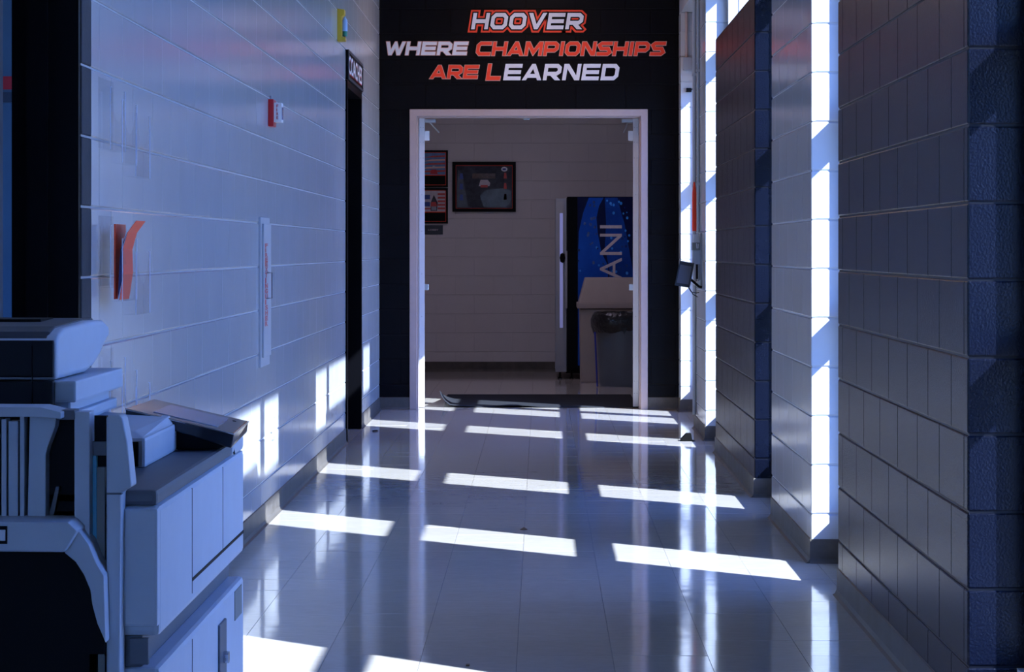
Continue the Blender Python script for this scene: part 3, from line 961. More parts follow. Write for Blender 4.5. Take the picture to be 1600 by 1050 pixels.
# ------------------------------------------------------------------ copier, its front facing the viewer, right side to the corridor
XC, CF, CB = -0.42, 2.73, 3.50
cp = thing('copier', (-0.80, 3.1, 0), 'large grey-blue office copier with document feeder and tilted touch panel', 'copier')
def bx(name, x0, x1, y0, y1, z0, z1, m, par=cp, bev=0.004, seg=2):
    return MB().box(x0, x1, y0, y1, z0, z1).build(name, m, par, bevel=bev, seg=seg)
XW = -1.16
body = bx('body', XW, XC, CF, CB, 0.873, 1.0165, COPW, bev=0.006)
# side panel seams
for y in (2.982, 3.27):
    MB().box(XC - 0.002, XC + 0.0006, y - 0.0008, y + 0.0008, 0.885 if y < 3 else 0.902, 1.012).build('panel_seam', COPG, body)
MB().box(XC - 0.002, XC + 0.0008, 2.982, CB - 0.004, 0.8995, 0.9035).build('panel_seam', COPD, body)
# dark grey top deck
deck = bx('top_deck', XW, XC - 0.003, CF + 0.0, CB - 0.12, 1.0166, 1.034, COPG, bev=0.005)
bx('rear_corner', XC - 0.10, XC, CB - 0.118, CB, 1.0166, 1.040, COPW, bev=0.006)
# recessed neck and paper cabinet
bx('neck', XW + 0.02, XC - 0.02, CF + 0.006, CB - 0.005, 0.838, 0.873, COPG, bev=0.002)
lowc = bx('paper_cabinet', XW, XC, CF + 0.001, CB, 0.10, 0.838, COPW, bev=0.006)
for z in (0.62, 0.40):
    MB().box(XW + 0.01, XC - 0.01, CF - 0.001, CF + 0.003, z, z + 0.004).build('drawer_seam', COPD, lowc)
MB().box(XC - 0.002, XC + 0.0006, 2.982, 2.9836, 0.12, 0.83).build('panel_seam', COPG, lowc)
MB().box(XC - 0.001, XC + 0.003, 3.222, 3.290, 0.735, 0.81).build('power_inlet', COPG, lowc, bevel=0.002)
MB().tube([(XC + 0.002, 3.258, 0.763), (XC + 0.010, 3.258, 0.763)], 0.008, 12).build('inlet_pin', CHROME, lowc)
MB().box(XC - 0.001, XC + 0.001, 3.395, 3.472, 0.79, 0.838 - 0.008).build('rating_label', OLIVE, lowc)
for (fx, fy_) in [(XW + 0.08, CF + 0.08), (XC - 0.08, CF + 0.08), (XW + 0.08, CB - 0.08), (XC - 0.08, CB - 0.08)]:
    MB().lathe([(0, 0), (0.03, 0), (0.03, 0.10), (0, 0.10)], fx, fy_, 16).build('caster', COPD, cp)
# front cover of the right column, proud of the body
bx('front_cover', XC - 0.0385, XC - 0.0005, CF - 0.012, CF + 0.02, 0.885, 1.0145, COPW, bev=0.003)
bx('handle_recess', XC - 0.033, XC - 0.012, CF - 0.004, CF + 0.004, 0.842, 0.871, COPG, bev=0.001)
# control arm block
arm = bx('panel_arm', -0.80, -0.480, 3.007, 3.276, 1.034, 1.0705, COPW, bev=0.004)
MB().hexa([(-0.80, 3.012, 1.0700), (-0.482, 3.012, 1.0700), (-0.482, 3.272, 1.0700), (-0.80, 3.272, 1.0700),
           (-0.80, 3.05, 1.086), (-0.500, 3.05, 1.076), (-0.490, 3.27, 1.080), (-0.80, 3.27, 1.098)]).build('arm_top', COPW, cp, bevel=0.003)
bx('arm_painted_shade', -0.56, -0.488, 3.000, 3.006, 1.036, 1.066, COPD, bev=0.0)  # thin dark plate stands in for shade in front of the arm
# tilted touch panel
n0, n1 = px(196, 638, 3.25), px(366, 677, 3.25)
f0, f1 = px(240, 623, 3.45), px(388, 658, 3.45)
dn = Vector((0.03, 0, -0.026))
pn = MB().hexa([n0 + Vector((0, 0, -0.010)), n1 + Vector((-0.004, 0, -0.020)), f1 + Vector((-0.002, 0, -0.016)), f0 + Vector((0, 0, -0.010)), n0, n1, f1, f0]).build('touch_panel', SCREEN, cp, bevel=0.002)
up = (n1 - n0).cross(f0 - n0).normalized()
if up.z < 0: up = -up
def pp(a, c, l=0.0008):
    p = n0.lerp(n1, a); q = f0.lerp(f1, a)
    return p.lerp(q, c) + up * l
MB().hexa([pp(0.22, 0.16, 0.0), pp(0.82, 0.16, 0.0), pp(0.82, 0.84, 0.0), pp(0.22, 0.84, 0.0), pp(0.22, 0.16), pp(0.82, 0.16), pp(0.82, 0.84), pp(0.22, 0.84)]).build('display', SCREENP, pn)
MB().tube([pp(0.0, 0.0, -0.001), pp(1.0, 0.0, -0.001)], 0.0012, 6).build('bezel_edge', CHROME, pn)
MB().tube([pp(1.0, 0.0, -0.001), pp(1.0, 1.0, -0.001)], 0.0012, 6).build('bezel_edge', CHROME, pn)
q0, q1 = n0.lerp(n1, 0.46), n1
MB().hexa([Vector((-0.482, 3.262, 1.036)), Vector((-0.425, 3.262, 1.036)), Vector((-0.425, 3.40, 1.036)), Vector((-0.482, 3.40, 1.036)),
           q0 + Vector((-0.01, 0.012, -0.010)), q1 + Vector((-0.010, 0.012, -0.018)), f1 + Vector((-0.012, -0.05, -0.016)), f0.lerp(f1, 0.46) + Vector((0, -0.05, -0.012))]).build('panel_bracket', COPD, cp, bevel=0.002)
MB().tube([(-0.424, 3.39, 1.02), (-0.421, 3.40, 1.05), (-0.424, 3.41, 1.06)], [0.006, 0.007, 0.006], 8).build('panel_hinge', COPD, cp)
# scanner slab and document feeder
bx('scanner_slab', -1.14, -0.560, 2.985, 3.319, 1.1145, 1.1408, COPW, bev=0.003)
bx('scanner_neck', -1.12, -0.575, 3.03, 3.30, 1.034, 1.1145, COPW, bev=0.003)
bx('scanner_lip', -1.12, -0.566, 2.985, 3.31, 1.088, 1.1015, COPW, bev=0.003)
prof = [(2.973, 1.1425), (2.973, 1.186), (2.985, 1.197), (3.02, 1.2035), (3.20, 1.2075), (3.29, 1.2055), (3.33, 1.197), (3.335, 1.184), (3.30, 1.174), (3.26, 1.160), (3.22, 1.149), (3.17, 1.1425)]
b = MB(); b.prism(prof, -1.12, -0.580, axis='x')
adf = b.build('document_feeder', COPW, cp, bevel=0.010, seg=3, smooth=True)
bx('feeder_front', -1.11, -0.584, 2.966, 2.976, 1.146, 1.190, COPN, adf, bev=0.002)
bx('feeder_front_low', -1.11, -0.585, 2.968, 2.984, 1.09, 1.1415, COPN, adf, bev=0.002)
MB().box(-0.6095, -0.6085, 2.964, 2.9668, 1.10, 1.184).build('seam', COPD, adf)
b = MB(); b.prism([(2.979, 1.192), (2.990, 1.2), (3.02, 1.2055), (3.20, 1.2098), (3.275, 1.2085), (3.29, 1.200), (3.0, 1.188)], -1.118, -0.592, axis='x')
b.build('feeder_cover', COPT, adf, bevel=0.003)
MB().box(-0.75, -0.63, 3.12, 3.20, 1.2070, 1.2112).build('paper_slot', COPD, adf)

# left half of the copier front: finisher tray unit with uprights
fin = bx('finisher', -1.14, -0.468, CF + 0.012, CF + 0.04, 0.10, 1.03, COPD, bev=0.002)
def fq(x0, x1, y0, y1, Yd, th, m, name, par=cp, bev=0.001):
    a = px(x0, y1, Yd); c = px(x1, y0, Yd)
    return MB().box(a.x, c.x, Yd, Yd + th, a.z, c.z).build(name, m, par, bevel=bev)
Yf = 2.70
# dark cavity backing
fq(-80, 166, 650, 1250, Yf + 0.030, 0.012, COPD, 'cavity_back', fin, 0)
# top rim
b = MB()
a0 = px(-90, 633, Yf); a1 = px(70, 634, Yf); a2 = px(102, 642, Yf); a3 = px(102, 652, Yf); a4 = px(60, 649, Yf); a5 = px(-90, 649, Yf)
b.prism([(p.x, p.z) for p in (a0, a1, a2, a3, a4, a5)], Yf - 0.025, Yf + 0.03)
b.build('top_rim', COPW, fin, bevel=0.001)
fq(90, 116, 641, 656, Yf - 0.005, 0.03, COPG, 'rim_cap', fin)
fq(116, 140, 644, 1000, Yf + 0.0, 0.03, COPW, 'upright', fin)
b = MB()
P2 = [px(x, y, Yf) for (x, y) in [(44, 648), (86, 650), (84, 668), (72, 700), (69, 712), (69, 826), (40, 826)]]
b.prism([(p.x, p.z) for p in P2], Yf + 0.008, Yf + 0.03)
b.build('guide_plate', COPW, fin, bevel=0.001)
for (x0, x1, y0) in [(2, 10, 655), (13, 28, 658), (31, 38, 650)]:
    fq(x0, x1, y0, 826, Yf + 0.006, 0.02, COPW, 'guide_rib', fin)
fq(-90, 0, 655, 826, Yf + 0.012, 0.02, COPG, 'guide_rib', fin)
# slanted sheet in the cavity
P2 = [px(x, y, Yf + 0.02) for (x, y) in [(74, 818), (88, 760), (93, 760), (82, 818)]]
MB().prism([(p.x, p.z) for p in P2], Yf + 0.018, Yf + 0.022).build('inner_guide', COPG, fin)
# teal and card strips
fq(138, 151, 712, 1010, Yf + 0.018, 0.008, TEAL, 'teal_strip', fin, 0.0005)
fq(137.5, 142, 688, 712, Yf + 0.010, 0.008, BLUEL, 'teal_tab', fin, 0.0005)
fq(151, 164, 730, 896, Yf + 0.016, 0.008, OLIVE, 'card_strip', fin, 0.0005)
fq(142, 166, 690, 712, Yf + 0.020, 0.006, COPG, 'grey_catch', fin, 0.0005)
# rounded column
b = MB()
P2 = [px(x, y, Yf) for (x, y) in [(167, 654), (170, 648), (188, 648), (193, 654), (200, 690), (207, 760), (190, 770), (187, 1250), (167, 1250)]]
b.prism([(p.x, p.z) for p in P2], Yf - 0.004, Yf + 0.03)
b.build('column', COPW, fin, bevel=0.006, seg=3, smooth=True)
fq(166.5, 190, 770, 773, Yf - 0.0055, 0.01, COPG, 'column_seam', fin, 0)
# output tray housing: lit lip, curved cheek, dark mouth
b = MB()
P2 = [px(x, y, Yf - 0.05) for (x, y) in [(-150, 814), (106, 816), (120, 830), (100, 863), (-150, 861)]]
b.prism([(p.x, p.z) for p in P2], Yf - 0.05, Yf + 0.02)
tray = b.build('tray_lip', COPW, fin, bevel=0.002)
fq(-20, 11, 822, 850, Yf - 0.0515, 0.003, COPD, 'button_frame', tray, 0)
fq(-16, 8, 828, 845, Yf - 0.053, 0.003, WPLAS, 'button', tray, 0.0005)
b = MB()
cheek = [(104, 822), (120, 826), (138, 850), (150, 880), (162, 900), (165, 1005), (152, 975), (144, 945), (141, 922), (131, 898), (118, 878), (101, 864)]
P2 = [px(x, y, Yf - 0.03) for (x, y) in cheek]
b.prism([(p.x, p.z) for p in P2], Yf - 0.03, Yf + 0.025)
b.build('tray_cheek', COPW, fin, bevel=0.001)
b = MB()
mouth = [(-150, 860), (102, 864), (118, 880), (131, 900), (141, 924), (144, 948), (152, 978), (164, 1010), (162, 1022), (140, 1022), (138, 1250), (-150, 1250)]
P2 = [px(x, y, Yf - 0.012) for (x, y) in mouth]
b.prism([(p.x, p.z) for p in P2], Yf - 0.012, Yf + 0.03)
b.build('tray_mouth', COPD, fin)
fq(153, 164, 1022, 1250, Yf + 0.004, 0.02, OLIVE, 'card_strip', fin, 0.0005)

# ------------------------------------------------------------------ lobby: pictures, vending machine, bins, mat
sf = F / YF
def fx_(x): return (x - VX) / sf
def fz_(y): return CH - (y - VY) / sf
pf = thing('framed_poster', (fx_(756), YF, fz_(331)), 'large dark framed sports poster with orange inner border on the lobby wall', 'picture')
b = MB()
X0, X1, Z0, Z1 = fx_(707), fx_(806), fz_(331), fz_(253)
wf_ = 0.035
b.prism([(X0, Z0), (X1, Z0), (X1, Z0 + wf_), (X0, Z0 + wf_)], YF - 0.035, YF - 0.001)
b.prism([(X0, Z1 - wf_), (X1, Z1 - wf_), (X1, Z1), (X0, Z1)], YF - 0.035, YF - 0.001)
b.prism([(X0, Z0 + wf_), (X0 + wf_, Z0 + wf_), (X0 + wf_, Z1 - wf_), (X0, Z1 - wf_)], YF - 0.035, YF - 0.001)
b.prism([(X1 - wf_, Z0 + wf_), (X1, Z0 + wf_), (X1, Z1 - wf_), (X1 - wf_, Z1 - wf_)], YF - 0.035, YF - 0.001)
b.build('frame', LETB, pf)
def flat(par, name, pts, m, lift):
    return MB().prism([(fx_(x), fz_(y)) for (x, y) in pts], YF - lift, YF - lift + 0.0015).build(name, m, par)
def rc(x0, x1, y0, y1): return [(x0, y1), (x1, y1), (x1, y0), (x0, y0)]
flat(pf, 'border_print', rc(711.5, 801.5, 258, 326.5), ORANGE, 0.012)
flat(pf, 'photo_print', rc(712.8, 800.2, 259.3, 325.2), PHOTO, 0.0136)
flat(pf, 'photo_detail', [(714, 324), (732, 324), (727, 300), (722, 272), (716, 265), (714, 290)], PHOTOG, 0.0152)
flat(pf, 'photo_detail', [(756, 324), (790, 324), (799, 312), (798, 298), (785, 294), (760, 296), (750, 306)], PHOTOG, 0.0152)
flat(pf, 'photo_detail', rc(738, 774, 271, 279), mat('print_dim_copper', (0.10, 0.055, 0.04), 0.3, var=0.4, vscale=40), 0.0152)
flat(pf, 'cap_emblem', [(748, 291), (765, 291), (766, 286), (762, 281), (751, 281)], FLAGW, 0.0152)
flat(pf, 'cap_emblem', rc(751, 762, 289, 293), FLAGR, 0.0165)
for y in (270, 286, 303):
    flat(pf, 'player_print', [(787, y + 9), (792, y + 9), (791, y), (788, y)], FLAGR, 0.0152)
    flat(pf, 'player_print', [(718, y + 10), (724, y + 10), (723, y + 1), (719, y + 1)], FLAGB, 0.0166)
flat(pf, 'oval_logo', [(788 + 5 * math.cos(a * math.pi / 8), 264.5 + 3.6 * math.sin(a * math.pi / 8)) for a in range(16)], PAPERW, 0.0166)
flat(pf, 'oval_logo_mark', rc(785.5, 790.5, 263, 266), FLAGB, 0.018)

def flag_picture(y0, y1, label, kind):
    o = thing('framed_photo', (fx_(672), YF, fz_(y1)), label, 'picture', 'small framed flag photos')
    Xa, Xb, Za, Zb = fx_(643), fx_(700), fz_(y1), fz_(y0)
    b = MB()
    for (a, c, d, e) in [(Xa, Xb, Za, Za + 0.02), (Xa, Xb, Zb - 0.02, Zb), (Xa, Xa + 0.02, Za + 0.02, Zb - 0.02), (Xb - 0.02, Xb, Za + 0.02, Zb - 0.02)]:
        b.box(a, c, YF - 0.03, YF - 0.001, d, e)
    b.build('frame', LETB, o)
    sp = y0 + (y1 - y0) * 0.66
    flat(o, 'mat_board', rc(646, 697.5, y0 + 2.5, y1 - 2.5), ORANGE, 0.010)
    flat(o, 'caption_panel', rc(647, 696, sp + 1.5, y1 - 4), LETB, 0.0116)
    flat(o, 'photo_print', rc(647, 696, y0 + 4, sp), SKYB if kind == 0 else FLAGW, 0.0116)
    n = 5
    for i in range(n):
        ya = y0 + 8 + i * (sp - y0 - 9) / n
        if kind == 0:
            flat(o, 'flag_stripe', [(660, ya + 3.6), (695.5, ya + 2.2), (695.5, ya - 0.4), (676 - 3 * i, ya + 0.6)], FLAGR if i % 2 == 0 else PINKL, 0.0132)
        else:
            flat(o, 'flag_stripe', rc(684, 695.5, ya, ya + 3), FLAGR, 0.0132)
            if i in (1, 3): flat(o, 'flag_canton', rc(660, 672, ya - 3, ya + 4), FLAGB, 0.0132)
            if i == 4: flat(o, 'flag_stripe', rc(660, 676, ya + 1, ya + 3), FLAGR, 0.0132)
    if kind == 1:
        flat(o, 'figure', [(673, sp - 1), (683, sp - 1), (684, sp - 14), (678, sp - 26), (673, sp - 14)], PHOTO, 0.0148)
        flat(o, 'figure', [(673, sp - 8), (683, sp - 8), (681, sp - 15), (674, sp - 15)], FLAGR, 0.0156)
        flat(o, 'figure', rc(674, 682, sp - 8, sp - 2), mat('print_pale_grey', (0.3, 0.32, 0.36), 0.4, var=0.1), 0.0156)
    else:
        flat(o, 'figure', [(672, sp - 1), (684, sp - 1), (682, sp - 8), (674, sp - 8)], RED, 0.0148)
        flat(o, 'figure', rc(676, 680, sp - 14, sp - 10), FLAGW, 0.0148)
flag_picture(235, 292.5, 'framed flag photo with blue sky, above the other small frame', 0)
flag_picture(294, 349.5, 'framed photo of a figure before a flag, below the other small frame', 1)
o = thing('name_plate', (fx_(675), YF, fz_(366.5)), 'small slate name plate on the lobby wall below the framed photos', 'sign')
MB().box(fx_(655), fx_(692), YF - 0.008, YF - 0.001, fz_(366.5), fz_(352)).build('plate', PLATE, o)
text_mesh('LOBBY', 0.018, FLAGW, o, 'letters', (fx_(669), YF - 0.0088, fz_(360.5)), (1, 0, 0), (0, 0, 1), width=0.11)

# vending machine: its side faces the viewer
vy = 24.86
sv = F / vy
def vx(x): return (x - VX) / sv
def vz(y): return CH - (y - VY) / sv
vm = thing('vending_machine', (0.6, vy + 0.4, 0), 'tall vending machine with blue water-drop side panel lettered DASANI', 'vending machine')
V1 = 1.02
MB().box(vx(886), V1, vy, vy + 0.95, 0.09, 1.83).build('cabinet', BLACKF, vm, bevel=0.006)
dr = MB().box(vx(868), vx(886) - 0.004, vy + 0.01, vy + 0.95, 0.07, 1.815).build('door', GREYMET, vm, bevel=0.006)
fp = MB().box(vx(870), vx(881), vy - 0.004, vy + 0.012, 0.14, 1.775).build('door_edge_panel', mat('vending_edge_grey', (0.30, 0.30, 0.31), 0.4, var=0.06), dr)
MB().box(vx(874.5), vx(879.5), vy - 0.008, vy - 0.003, vz(512), vz(333)).build('lit_strip', VGLOW, dr)
MB().box(vx(882.5), vx(886.5), vy - 0.02, vy + 0.01, vz(482), vz(392)).build('handle', GREYMET, dr, bevel=0.004)
MB().lathe([(0, vz(411)), (0.022, vz(409)), (0.03, vz(403)), (0.022, vz(397)), (0, vz(395))], vx(879), vy - 0.012, 12).build('lock', COPD, dr, smooth=True)
pan = MB().box(vx(902.5), V1 - 0.01, vy - 0.006, vy + 0.002, vz(571), vz(308)).build('side_panel', NAVYV, vm)
def vflat(name, pts, m, lift, par=pan):
    return MB().prism([(vx(x), vz(y)) for (x, y) in pts], vy - 0.006 - lift, vy - 0.006 - lift + 0.0012).build(name, m, par)
vflat('blue_drop_print', [(903.2, 571), (900.4 + 2.8, 400), (904.5, 362), (911, 333), (920, 309), (943, 309), (936, 322), (932, 340), (934, 365), (940, 395), (950, 415), (950, 571)], BLUEV, 0.0012)
vflat('blue_drop_print', [(945, 309), (965, 309), (970, 330), (976, 350), (983, 390), (990, 430), (990, 571), (952, 571), (952, 420), (945, 385), (947, 350)], mat('vending_mid_blue', (0.004, 0.03, 0.22), 0.3, spec=0.1, col2=(0.006, 0.06, 0.34), vscale=5), 0.0012)
random.seed(3)
for i in range(64):
    x = random.uniform(903, 986); y = random.uniform(312, 440)
    if x < 918 and y < 345: continue
    if 934 < x < 948 and y < 400: continue
    rr = random.uniform(1.0, 2.3)
    dark = random.random() < (0.75 if x < 940 else 0.3)
    vflat('water_drop_print', [(x + rr * math.cos(a * math.pi / 4), y + 1.2 * rr * math.sin(a * math.pi / 4)) for a in range(8)], VDROPD if dark else VDROP, 0.0022)
cu_h = (972 - 937) / sv
text_mesh('DASANI', cu_h, FLAGW, pan, 'letters', (vx(972), vy - 0.0092, vz(533)), (0, 0, 1), (-1, 0, 0), width=(533 - 352) / sv, bold=-0.004)
for x in (872, 890, 985):
    MB().lathe([(0, 0.0), (0.022, 0.0), (0.022, 0.012), (0.01, 0.02), (0.01, 0.10), (0, 0.10)], vx(x) + 0.02, vy + 0.06, 12).build('leg', COPD, vm)
MB().box(vx(884), V1, vy + 0.10, vy + 0.9, 0.055, 0.092).build('base_rail', COPD, vm)

# tan square bin with hooded lid
ty = F / 160.0 - 0.02
tb = thing('waste_bin', (0.66, ty + 0.25, 0), 'tall tan square waste bin with hooded lid before the vending machine', 'bin')
st_ = 160.0
def tx(x): return (x - VX) / st_
def tz(y): return CH - (y - VY) / st_
X0, X1 = tx(906), tx(906) + 0.60
b = MB().hexa([(X0 + 0.01, ty + 0.01, 0.0), (X1 - 0.01, ty + 0.01, 0), (X1 - 0.01, ty + 0.59, 0), (X0 + 0.01, ty + 0.59, 0),
               (X0, ty, tz(483)), (X1, ty, tz(483)), (X1, ty + 0.6, tz(483)), (X0, ty + 0.6, tz(483))])
b.build('body', TANP, tb, bevel=0.012)
MB().box(X0 - 0.025, X1 + 0.025, ty - 0.025, ty + 0.625, tz(482), tz(473.5)).build('rim', TANP, tb, bevel=0.006)
MB().hexa([(X0 - 0.012, ty - 0.012, tz(474)), (X1 + 0.012, ty - 0.012, tz(474)), (X1 + 0.012, ty + 0.61, tz(474)), (X0 - 0.012, ty + 0.61, tz(474)),
           (X0 + 0.055, ty + 0.06, tz(434)), (X1 - 0.055, ty + 0.06, tz(434)), (X1 - 0.055, ty + 0.54, tz(434)), (X0 + 0.055, ty + 0.54, tz(434))]).build('hood', TANP, tb, bevel=0.012)
# round grey bin with black bag
gy = 23.35
sg_ = F / gy
def gx(x): return (x - VX) / sg_
gr = 0.27
gcx, gcy = gx(932) + gr, gy + gr
gbn = thing('waste_bin', (gcx, gcy, 0), 'round grey waste bin lined with a black bag, in front of the tan bin', 'bin')
MB().lathe([(0, 0.0), (gr * 0.86, 0.0), (gr * 0.88, 0.02), (gr, 0.60), (gr + 0.012, 0.605), (gr + 0.012, 0.64), (gr, 0.64), (gr * 0.98, 0.62), (gr * 0.8, 0.05), (0, 0.05)], gcx, gcy, 36).build('body', BINP, gbn, smooth=True)
random.seed(11)
vs, fs = [], []
n = 36
profb = [(gr * 0.9, 0.50), (gr * 0.95, 0.665), (gr + 0.005, 0.70), (gr + 0.035, 0.68), (gr + 0.050, 0.63), (gr + 0.045, 0.57), (gr + 0.026, 0.51), (gr + 0.012, 0.50)]
for (rr, z) in profb:
    for k_ in range(n):
        a = 2 * math.pi * k_ / n
        # the bag hangs lowest at the left and is hitched up in the middle of the visible side
        low = 0.5 + 0.5 * math.cos(a - math.pi)
        dz = (0.60 - z) * (0.62 * (1 - low)) if z < 0.6 else 0
        j1 = 0.010 * math.sin(5 * a) + random.uniform(-0.006, 0.006)
        vs.append((gcx + (rr + j1) * math.cos(a), gcy + (rr + j1) * math.sin(a), z + dz + random.uniform(-0.008, 0.008)))
for i in range(len(profb) - 1):
    for k_ in range(n):
        fs.append((i * n + k_, i * n + (k_ + 1) % n, (i + 1) * n + (k_ + 1) % n, (i + 1) * n + k_))
MB().add(vs, fs).build('bag', BAG, gbn, smooth=True)
MB().prism([(gcx - 0.05, 0.585), (gcx + 0.03, 0.585), (gcx + 0.01, 0.54), (gcx - 0.01, 0.50)], gcy - gr - 0.03, gcy - gr - 0.012).build('bag_knot', BAG, gbn)
# blue stick leaning by the grey bin
sk = MB().tube([(gx(933.5), gy + 0.06, 0.004), (gx(930), gy + 0.10, 0.52)], 0.009, 8)
tag(sk.build('cleaning_stick', STRAPB), 'thin blue stick standing beside the round grey bin', 'stick')

# entrance mat with a curled corner
m_x0, m_x1, m_y0, m_y1 = -0.90, 0.80, 20.36, 22.10
nx_, ny_ = 34, 24
vs, fs = [], []
def mz(u_, v_):
    x = m_x0 + (m_x1 - m_x0) * u_
    z = 0.0
    d = u_ * 1.7
    if u_ < 0.10:
        z += 0.0
    curl = max(0.0, 1 - (u_ * 1.7) / 0.16) * max(0.0, min(1, 1 - (v_ - 0.05) * 1.2))
    z += 0.12 * curl ** 1.2
    rip = math.exp(-((v_ - 0.02) / 0.05) ** 2) * (0.010 + 0.008 * math.sin(u_ * 19)) * (1 - min(1, max(0, (u_ - 0.55) * 4)))
    return z + max(0, rip)
for lay in (0, 1):
    for j in range(ny_ + 1):
        for i in range(nx_ + 1):
            u_, v_ = i / nx_, j / ny_
            cx_ = m_x0 + (m_x1 - m_x0) * u_
            c_ = max(0.0, 1 - (u_ * 1.7) / 0.16)
            vs.append((cx_ + 0.07 * c_ * c_, m_y0 + (m_y1 - m_y0) * v_ + 0.02 * math.sin(u_ * 7) * (1 - v_), mz(u_, v_) + (0.008 if lay else 0.001)))
N1 = (nx_ + 1) * (ny_ + 1)
for j in range(ny_):
    for i in range(nx_):
        a = j * (nx_ + 1) + i
        fs.append((a, a + nx_ + 1, a + nx_ + 2, a + 1))
        fs.append((N1 + a, N1 + a + 1, N1 + a + nx_ + 2, N1 + a + nx_ + 1))
for i in range(nx_):
    fs.append((i, i + 1, N1 + i + 1, N1 + i))
    a = ny_ * (nx_ + 1) + i
    fs.append((a + 1, a, N1 + a, N1 + a + 1))
for j in range(ny_):
    a = j * (nx_ + 1)
    fs.append((a + nx_ + 1, a, N1 + a, N1 + a + nx_ + 1))
    a += nx_
    fs.append((a, a + nx_ + 1, N1 + a + nx_ + 1, N1 + a))
matm = mat('charcoal_mat_pile', (0.020, 0.021, 0.026), 0.9, spec=0.1, var=0.2, vscale=120, bump=0.5, bscale=400)
tag(MB().add(vs, fs).build('door_mat', matm, smooth=True), 'charcoal entrance mat with curled left edge behind the doorway', 'mat')

# ------------------------------------------------------------------ right side fittings
# dispenser on the far pier
ds_y = 17.20
sd = F / ds_y
def dx(x): return (x - VX) / sd
def dz_(y): return CH - (y - VY) / sd
dp = thing('sanitizer_dispenser', (XR, ds_y + 0.05, dz_(446)), 'pale grey wall dispenser with clear top and drip tray on the far pier', 'dispenser')
x0, x1 = dx(1082), XR
MB().box(XR - 0.012, XR, ds_y - 0.01, ds_y + 0.14, dz_(446), dz_(364)).build('back_plate', GREYMET, dp)
MB().box(x0, x1 - 0.012, ds_y, ds_y + 0.12, dz_(379), dz_(364)).build('clear_top', ACRYL, dp)
MB().box(x0 + 0.01, x1 - 0.02, ds_y + 0.03, ds_y + 0.09, dz_(380), dz_(366)).build('refill', WPLAS, dp, bevel=0.004)
MB().box(x0, x1 - 0.012, ds_y, ds_y + 0.12, dz_(391), dz_(379)).build('window_band', OLIVE, dp, bevel=0.002)
MB().tube([(x0 + 0.028, ds_y - 0.002, dz_(380)), (x0 + 0.030, ds_y - 0.002, dz_(388)), (x0 + 0.038, ds_y - 0.002, dz_(388)), (x0 + 0.040, ds_y - 0.002, dz_(381))], 0.003, 6).build('latch', WPLAS, dp)
MB().box(x0 + 0.004, x1 - 0.012, ds_y, ds_y + 0.12, dz_(413), dz_(391)).build('body', mat('dispenser_grey', (0.36, 0.39, 0.45), 0.4, var=0.04), dp, bevel=0.004)
MB().box(x0 + 0.03, x1 - 0.012, ds_y + 0.04, ds_y + 0.12, dz_(436), dz_(413)).build('cavity_block', COPD, dp)  # dark block filling the cavity above the drip tray
MB().box(x1 - 0.026, x1 - 0.012, ds_y + 0.0, ds_y + 0.12, dz_(440), dz_(413)).build('spine', GREYMET, dp)
b = MB(); b.prism([(x0 + 0.002, dz_(442)), (x0 + 0.02, dz_(446)), (x1 - 0.012, dz_(446)), (x1 - 0.012, dz_(437)), (x0 + 0.03, dz_(441))], ds_y - 0.01, ds_y + 0.12)
b.build('drip_tray', WPLAS, dp, bevel=0.002)
# tablet on an arm
tb_ = thing('tablet', (dx(1070), ds_y, dz_(450)), 'tilted dark tablet with bezel hanging beside the wall dispenser', 'tablet')
cs = [px(1054, 446, ds_y - 0.06), px(1077, 450, ds_y - 0.06), px(1084, 412, ds_y - 0.02), px(1062, 408, ds_y - 0.02)]
back = Vector((0.006, 0.018, 0.004))
MB().hexa([cs[0], cs[1], cs[1] + back, cs[0] + back, cs[3], cs[2], cs[2] + back, cs[3] + back]).build('case', mat('tablet_case', (0.022, 0.023, 0.028), 0.4, var=0.05), tb_, bevel=0.002)
def tq(a, c, l):
    return cs[0].lerp(cs[1], a).lerp(cs[3].lerp(cs[2], a), c) + Vector((0, -l, 0))
MB().hexa([tq(.1, .13, -.001), tq(.9, .13, -.001), tq(.9, .87, -.001), tq(.1, .87, -.001), tq(.1, .13, .003), tq(.9, .13, .003), tq(.9, .87, .003), tq(.1, .87, .003)]).build('screen', mat('tablet_screen', (0.12, 0.12, 0.14), 0.3, var=0.05), tb_)
MB().tube([tq(.6, .5, -.02), Vector((dx(1092), ds_y - 0.02, dz_(448))), Vector((XR - 0.002, ds_y - 0.02, dz_(449)))], 0.009, 8).build('arm', COPD, tb_)
MB().tube([px(1076, 450, ds_y - .04), px(1080, 456, ds_y - .03), px(1088, 458, ds_y), px(1092, 457, ds_y + .03)], 0.003, 6).build('cable', COPD, tb_)
MB().tube([px(1077, 450, ds_y - .04), px(1083, 460, ds_y - .03), px(1090, 464, ds_y + .03)], 0.003, 6).build('cable', COPD, tb_)
# conduits on the far pier
for (y, r_, zb, lab) in [(17.45, 0.011, dz_(363), 'thin painted conduit running down the far pier to the dispenser'), (17.86, 0.013, 0.11, 'painted conduit at the far edge of the far pier')]:
    c = MB().tube([(XR - r_, y, zb), (XR - r_, y, ZC - 0.01)], r_, 8).build('conduit', WHITE, smooth=True)
    tag(c, lab, 'conduit', 'conduits near the end wall')
    for z in (1.75, 2.55):
        MB().box(XR - 0.028, XR + 0.001, y - 0.02, y + 0.02, z, z + 0.02).build('clamp', WHITE, c)
o = MB().lathe([(0.0, 1.43), (0.014, 1.43), (0.016, 1.46), (0.015, 1.70), (0.006, 1.78), (0, 1.78)], XR - 0.028, 17.62, 12)
tag(o.build('orange_sleeve', ORANGE, smooth=True), 'slim orange sleeve on the far pier just above the dispenser', 'sleeve')
